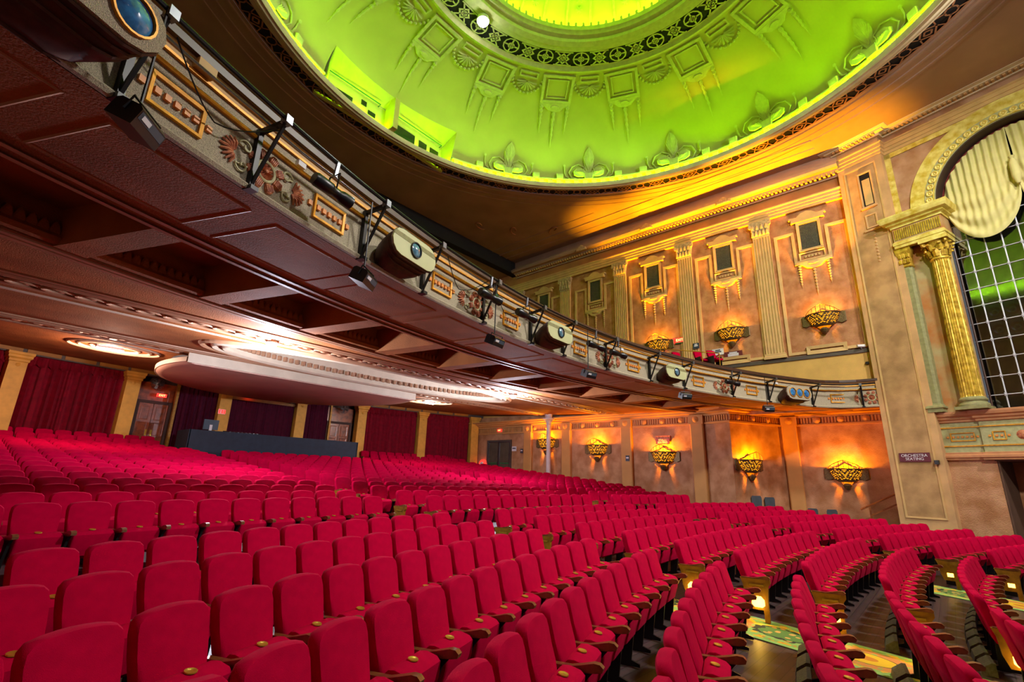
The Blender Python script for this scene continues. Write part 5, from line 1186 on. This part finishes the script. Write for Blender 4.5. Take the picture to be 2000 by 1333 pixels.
def exit_sign(M, label, w_=.36, h_=.14, green=False):
    t = thing('exit_sign', label, 'exit sign', M); g = MB(); g.box(-w_/2, w_/2, -.05, .03, -h_/2, h_/2); build(g, 'case', 'exit_red', t)
    obj('lettering', text_mesh('EXIT', h_*.85, 'exit_text'), t, Matrix.Translation((0, -.056, 0)) @ UPR)
    if green: g = MB(); g.box(-w_/2, w_/2, -.05, .03, -h_/2-.06, -h_/2-.005); build(g, 'green_strip', 'sign_green', t)
exit_sign(WF(5.62, 2.98, .2), 'red lit exit sign above the wooden rear door')
def fan(x, z, label):
    t = thing('wall_fan', label, 'fan', WF(x, z, -.02) @ Matrix.Rotation(radians(12), 4, 'X')); Rx = Matrix.Rotation(pi/2, 4, 'X')
    g = MB()
    for r_ in (.06, .12, .18, .24): g.tube([(r_*cos(2*pi*k/20), -.16+.10*(r_/.24)**2, r_*sin(2*pi*k/20)) for k in range(20)], .006, 4, closed=True)
    for k in range(16): a = 2*pi*k/16; g.tube([(.05*cos(a), -.16, .05*sin(a)), (.18*cos(a), -.10, .18*sin(a)), (.25*cos(a), -.05, .25*sin(a)), (.2*cos(a), .06, .2*sin(a))], .004, 3)
    c = build(g, 'guard', 'steel', t, kind='stuff')
    for k in range(4):
        g = MB(); g.prism([(.03, -.03), (.19, -.08), (.21, .03), (.05, .05)], -.03, -.02, 'y', 0, Matrix.Rotation(k*pi/2, 4, 'Y') @ Matrix.Rotation(.35, 4, 'X')); build(g, 'blade', 'steel', t)
    g = MB(); g.lathe([(.001, -.02), (.06, .0), (.07, .12), (.001, .14)], 12, Rx @ Matrix.Rotation(pi, 4, 'X')); build(g, 'motor', 'steel', t, smooth=True)
    g = MB(); g.tube([(0, .1, 0), (0, .16, .2), (0, .4, .25)], .02, 6); build(g, 'bracket', 'black_metal', t)
fan(5.30, 3.42, 'round grey wall fan above the wooden exit door'); fan(14.15, 3.42, 'round grey wall fan above the door right of the sound desk')
g = MB(); g.box(-.16, .16, -.02, .0, -.11, .11); t = tag(build(g, 'fire_sign', 'paper', None, WF(7.98, 2.56, -.2)), 'small red and white sign on the column behind the monitor', 'sign')
for k in (-.1, 0.02, .12): g = MB(); g.box(k-.035, k+.03, -.03, -.02, -.09, .09); build(g, 'red_mark', 'exit_red', t)
# sound desk enclosure
dx0, dx1, dyf = 6.2, 13.7, 22.45
t = thing('sound_desk', 'long dark navy sound desk enclosure at the back of the stalls', 'sound desk', fr((dx0+dx1)/2, dyf, 0))
hw = (dx1-dx0)/2; zb_ = zfl(10, 22)-.1
g = MB(); g.box(-hw, hw, 0, .06, zb_, 1.5); build(g, 'front_panel', 'navy', t)
for sg in (-1, 1): g = MB(); g.box(sg*hw-.03, sg*hw+.03, 0, 1.5, zb_, 1.5); build(g, 'side_panel', 'navy', t)
g = MB(); g.box(-hw, hw, .06, .9, 1.36, 1.42); build(g, 'desk_top', 'black_satin', t)
t = thing('monitor', 'grey computer monitor standing on the left end of the sound desk', 'monitor', fr(7.02, 22.85, 1.42))
g = MB(); g.box(-.28, .28, -.02, .03, .14, .55); build(g, 'screen', 'monitor', t); g = MB(); g.box(-.05, .05, -.04, .02, .02, .34); build(g, 'stand', 'paper', t); g = MB(); g.box(-.14, .14, -.1, .12, 0, .02); build(g, 'base', 'black_satin', t)
t = thing('mixing_console', 'low black mixing console on the sound desk beside the monitor', 'mixing console', fr(8.35, 22.8, 1.42))
g = MB(); g.prism([(-.22, 0), (.3, 0), (.3, .16), (-.22, .05)], -.75, .75, 'x'); build(g, 'body', 'black_satin', t)
for k in range(8): g = MB(); g.box(-.6+.16*k, -.56+.16*k, -.05, .1, .08, .13); build(g, 'fader', 'steel', t)
# ------------------------------------------------------------------ rear corner: glass doors, hose reel, notices, thin column
d = obj('door_3', None, None, fr(22.8, 21.0, zfl(22, 21), -90)); d['kind'] = 'structure'
Hd = 2.15-zfl(22, 21)
for sg in (-1, 1):
    g = MB(); a, b = (-.92, -.02) if sg < 0 else (.02, .92); g.box(a, b, -.06, -.02, .02, Hd); lf = build(g, 'glass_leaf', 'door_glass', d)
    build(rect_frame(a, b, .02, Hd, .06, .04), 'leaf_frame', 'steel', lf, Matrix.Translation((0, -.06, 0))); g = MB(); g.box(a+.1, b-.1, -.10, -.07, .98, 1.04); build(g, 'push_bar', 'sign_green', lf)
build(rect_frame(-1.02, 1.02, 0, Hd+.1, .10, .10), 'door_frame', 'skirt', d)
exit_sign(fr(22.76, 21.0, 2.85, -90), 'red lit exit sign above the glass double doors', .34, .13)
g = MB(); g.lathe([(.001, -.10), (.10, -.12), (.12, -.06), (.30, -.06), (.32, -.02), (.32, .06), (.001, .06)], 22, Matrix.Rotation(pi/2, 4, 'X') @ Matrix.Rotation(pi, 4, 'X')); t = tag(build(g, 'hose_reel', 'exit_red', None, fr(22.68, 22.3, zfl(22, 22)+.75, -90), True), 'red fire hose reel beside the glass double doors', 'hose reel')
g = MB(); g.lathe([(.001, -.16), (.14, -.15), (.18, -.10)], 16, Matrix.Rotation(pi/2, 4, 'X') @ Matrix.Rotation(pi, 4, 'X')); build(g, 'hub', 'white', t, smooth=True)
for (y, z, w_, h_, m_, lb) in ((19.78, 1.70, .36, .28, 'paper', 'white paper notice right of the glass double doors'), (19.0, 1.55, .2, .24, 'sign_blue', 'small dark square notice on the corner pilaster'), (12.05, 1.10, .20, .28, 'sign_blue', 'small blue notice on the pilaster right of second sconce')):
    g = MB(); g.box(-w_/2, w_/2, -.02, 0, -h_/2, h_/2); t = tag(build(g, 'wall_notice', m_, None, fr(22.79-(.21 if y < 13 or y == 19.0 else 0), y, z, -90)), lb, 'notice')
    g = MB(); g.box(-w_*.35, w_*.35, -.025, -.02, -.01, h_*.2); build(g, 'print', 'sign_blue' if m_ == 'paper' else 'paper', t)
t = thing('stalls_sign', 'red sign reading stalls seating above the third sconce', 'sign', fr(22.79, 10.2, 1.97, -90))
g = MB(); g.box(-.37, .37, -.10, 0, -.08, .19); build(g, 'box', 'terracotta', t); g = MB(); g.box(-.34, .34, -.12, -.10, -.20, .06); build(g, 'board', 'sign_red', t)
obj('lettering', text_mesh('STALLS\nSEATING', .13, 'paper'), t, Matrix.Translation((0, -.124, -.07)) @ UPR)
zc = zfl(21.9, 16.5)
t = thing('slim_column', 'slim white round column standing in front of the rear sconce', 'column', fr(21.9, 16.5, zc))
g = MB(); g.lathe([(.19, 0), (.19, .12), (.15, .16), (.13, .2), (.12, 2.9-zc), (.15, 2.92-zc), (.15, 2.96-zc)], 18); build(g, 'shaft', 'column_white', t, smooth=True)
g = MB(); g.lathe([(.13, 2.96-zc), (.16, 3.05-zc), (.25, 3.16-zc), (.34, 3.2-zc), (.34, 3.26-zc), (.2, 3.28-zc), (.2, 3.5-zc)], 18); build(g, 'capital', 'column_white', t, smooth=True)
# ------------------------------------------------------------------ upper circle: rail, red seats, signs
rail = thing('brass_rail', 'thin brass rail in front of the red balcony seats', 'rail', fr(21.8, 6.9, 4.9))
P_ = [(0, 3.45, 1.32), (0, 2.75, 1.37), (0, .0, .71)]
g = MB(); g.tube([(0, 3.45, 1.32), (0, 2.75, 1.36), (0, 0, .72)], .022, 6); build(g, 'top_bar', 'brass', rail, smooth=True)
g = MB(); g.tube([(0, 0, .72), (.6, .35, .72)], .022, 6); build(g, 'top_bar', 'brass', rail, smooth=True)
for y, z0, z1 in ((2.75, .55, 1.36), (1.62, .3, 1.1), (.78, .1, .9), (.02, -.2, .72)): g = MB(); g.tube([(0, y, z0), (0, y, z1)], .02, 6); build(g, 'post', 'brass', rail)
g = MB(); g.box(-.05, .9, -.2, 3.0, -.10, .06); build(g, 'floor_edge', 'rail_wood', rail)
for k, (x, y, z, lb) in enumerate(((22.15, 9.6, 5.25, 'red balcony seat, farthest behind the brass rail'), (22.2, 9.0, 5.15, 'red balcony seat, second farthest behind the brass rail'), (22.2, 7.95, 5.02, 'red balcony seat, second nearest behind the brass rail'), (22.2, 7.35, 4.98, 'red balcony seat, nearest behind the brass rail end'))):
    t = thing('auditorium_chair', lb, 'theatre seat', fr(x, y, z, -28), 'red seats on the balcony')
    g = MB(); g.loft(back_loops(O9, [(.05, .012), (-.045, .012)])); build(g, 'backrest', 'velvet', t, smooth=True)
    g = MB(); g.box(-.2, .2, -.42, .0, .40, .48); build(g, 'seat', 'velvet', t)
    for sx in (-.22, .22): g = MB(); g.box(sx-.02, sx+.02, -.3, .05, .0, .6); build(g, 'leg', 'black_metal', t)
exit_sign(fr(23.17, 9.2, 6.93, -90), 'red exit sign on the upper wall beside the sconce', .5, .22, True)
for (y, z, w_, h_, m_, lb) in ((9.62, 6.95, .24, .3, 'exit_red', 'small red and white fire sign beside the upper exit sign'), (8.36, 6.47, .3, .28, 'sign_blue', 'small dark notice on the upper fluted pilaster'), (7.4, 6.05, .52, .3, 'paper', 'white paper notice on the upper wall left of the red sign'), (6.72, 5.85, .80, .26, 'sign_red', 'small red sign with white lines under the upper sconce')):
    g = MB(); g.box(-w_/2, w_/2, -.03, 0, -h_/2, h_/2); t = tag(build(g, 'wall_notice', m_, None, fr(23.18-(.15 if y == 8.36 else 0), y, z, -90)), lb, 'notice')
    n = 3 if m_ == 'sign_red' else 2
    for k in range(n): g = MB(); q = w_*(.30 if k else .22); zz = h_*(.26-.26*k); g.box(-q, q, -.035, -.03, zz-.028, zz+.028); build(g, 'print_line', 'sign_blue' if m_ == 'paper' else 'paper', t)
t = thing('security_camera', 'small white camera at the foot of the upper wall beside the pier', 'camera', fr(23.05, 1.85, 5.45, -60))
g = MB(); g.lathe([(.001, -.14), (.06, -.14), (.065, .12), (.05, .14), (.001, .14)], 12, Matrix.Rotation(pi/2, 4, 'Y')); build(g, 'body', 'white', t, smooth=True); g = MB(); g.box(-.02, .02, 0, .12, -.1, -.02); build(g, 'mount', 'steel', t)
g = MB(); g.prism([(-.05, -.05), (.05, -.05), (.06, 0), (.05, .05), (-.05, .05), (-.06, 0)], -.08, 0, 'y'); tag(build(g, 'sensor_box', 'black_satin', None, fr(23.16, 1.75, 4.75, -90)), 'tiny black sensor box on the yellow wall beside the pier', 'sensor')
# ------------------------------------------------------------------ handrail and loose chairs by the stalls wall
t = thing('stair_handrail', 'varnished wooden handrail beside the foot of the tall pier', 'handrail', fr(24.2, 1.9, 0))
g = MB(); g.prism([(-.05, -.03), (.05, -.03), (.06, .01), (.04, .04), (-.04, .04), (-.06, .01)], 0, 1.35, 'y', 0, Matrix.Translation((0, .95, -.82)) @ Matrix.Rotation(radians(-28), 4, 'X') @ Matrix.Rotation(pi, 4, 'Z')); build(g, 'top_rail', 'rail_wood', t)
g = MB(); g.box(-.03, .03, .62, .68, -1.9, -.72); build(g, 'post', 'rail_wood', t)
g = MB(); g.prism([(-.025, -.03), (.025, -.03), (.025, .03), (-.025, .03)], 0, 1.0, 'y', 0, Matrix.Translation((0, .65, -1.02)) @ Matrix.Rotation(radians(-28), 4, 'X') @ Matrix.Rotation(pi, 4, 'Z')); build(g, 'lower_rail', 'rail_wood', t)
for x, y, z, lb in ((23.1, 6.25, -1.33, 'grey stacking chair below the angled wall sconce, left of the pair'), (23.75, 5.9, -1.38, 'grey stacking chair below the angled wall sconce, right of the pair'), (24.7, 4.5, -1.78, 'grey stacking chair under the large sconce, left of the pair'), (24.7, 3.8, -1.78, 'grey stacking chair under the large sconce, right of the pair')):
    t = thing('stacking_chair', lb, 'chair', fr(x, y, z, -45), 'grey stacking chairs along the stalls wall')
    g = MB(); g.prism([(-.22, .45), (.22, .45), (.23, .80), (.19, .88), (-.19, .88), (-.23, .80)], .18, .21, 'y', .03); build(g, 'backrest', 'chair_grey', t)
    g = MB(); g.box(-.22, .22, -.22, .2, .43, .47); build(g, 'seat', 'chair_grey', t)
    for sx in (-.2, .2):
        for yy in (-.2, .19): g = MB(); g.tube([(sx, yy, 0), (sx, yy, .45)], .013, 5); build(g, 'leg', 'steel', t)
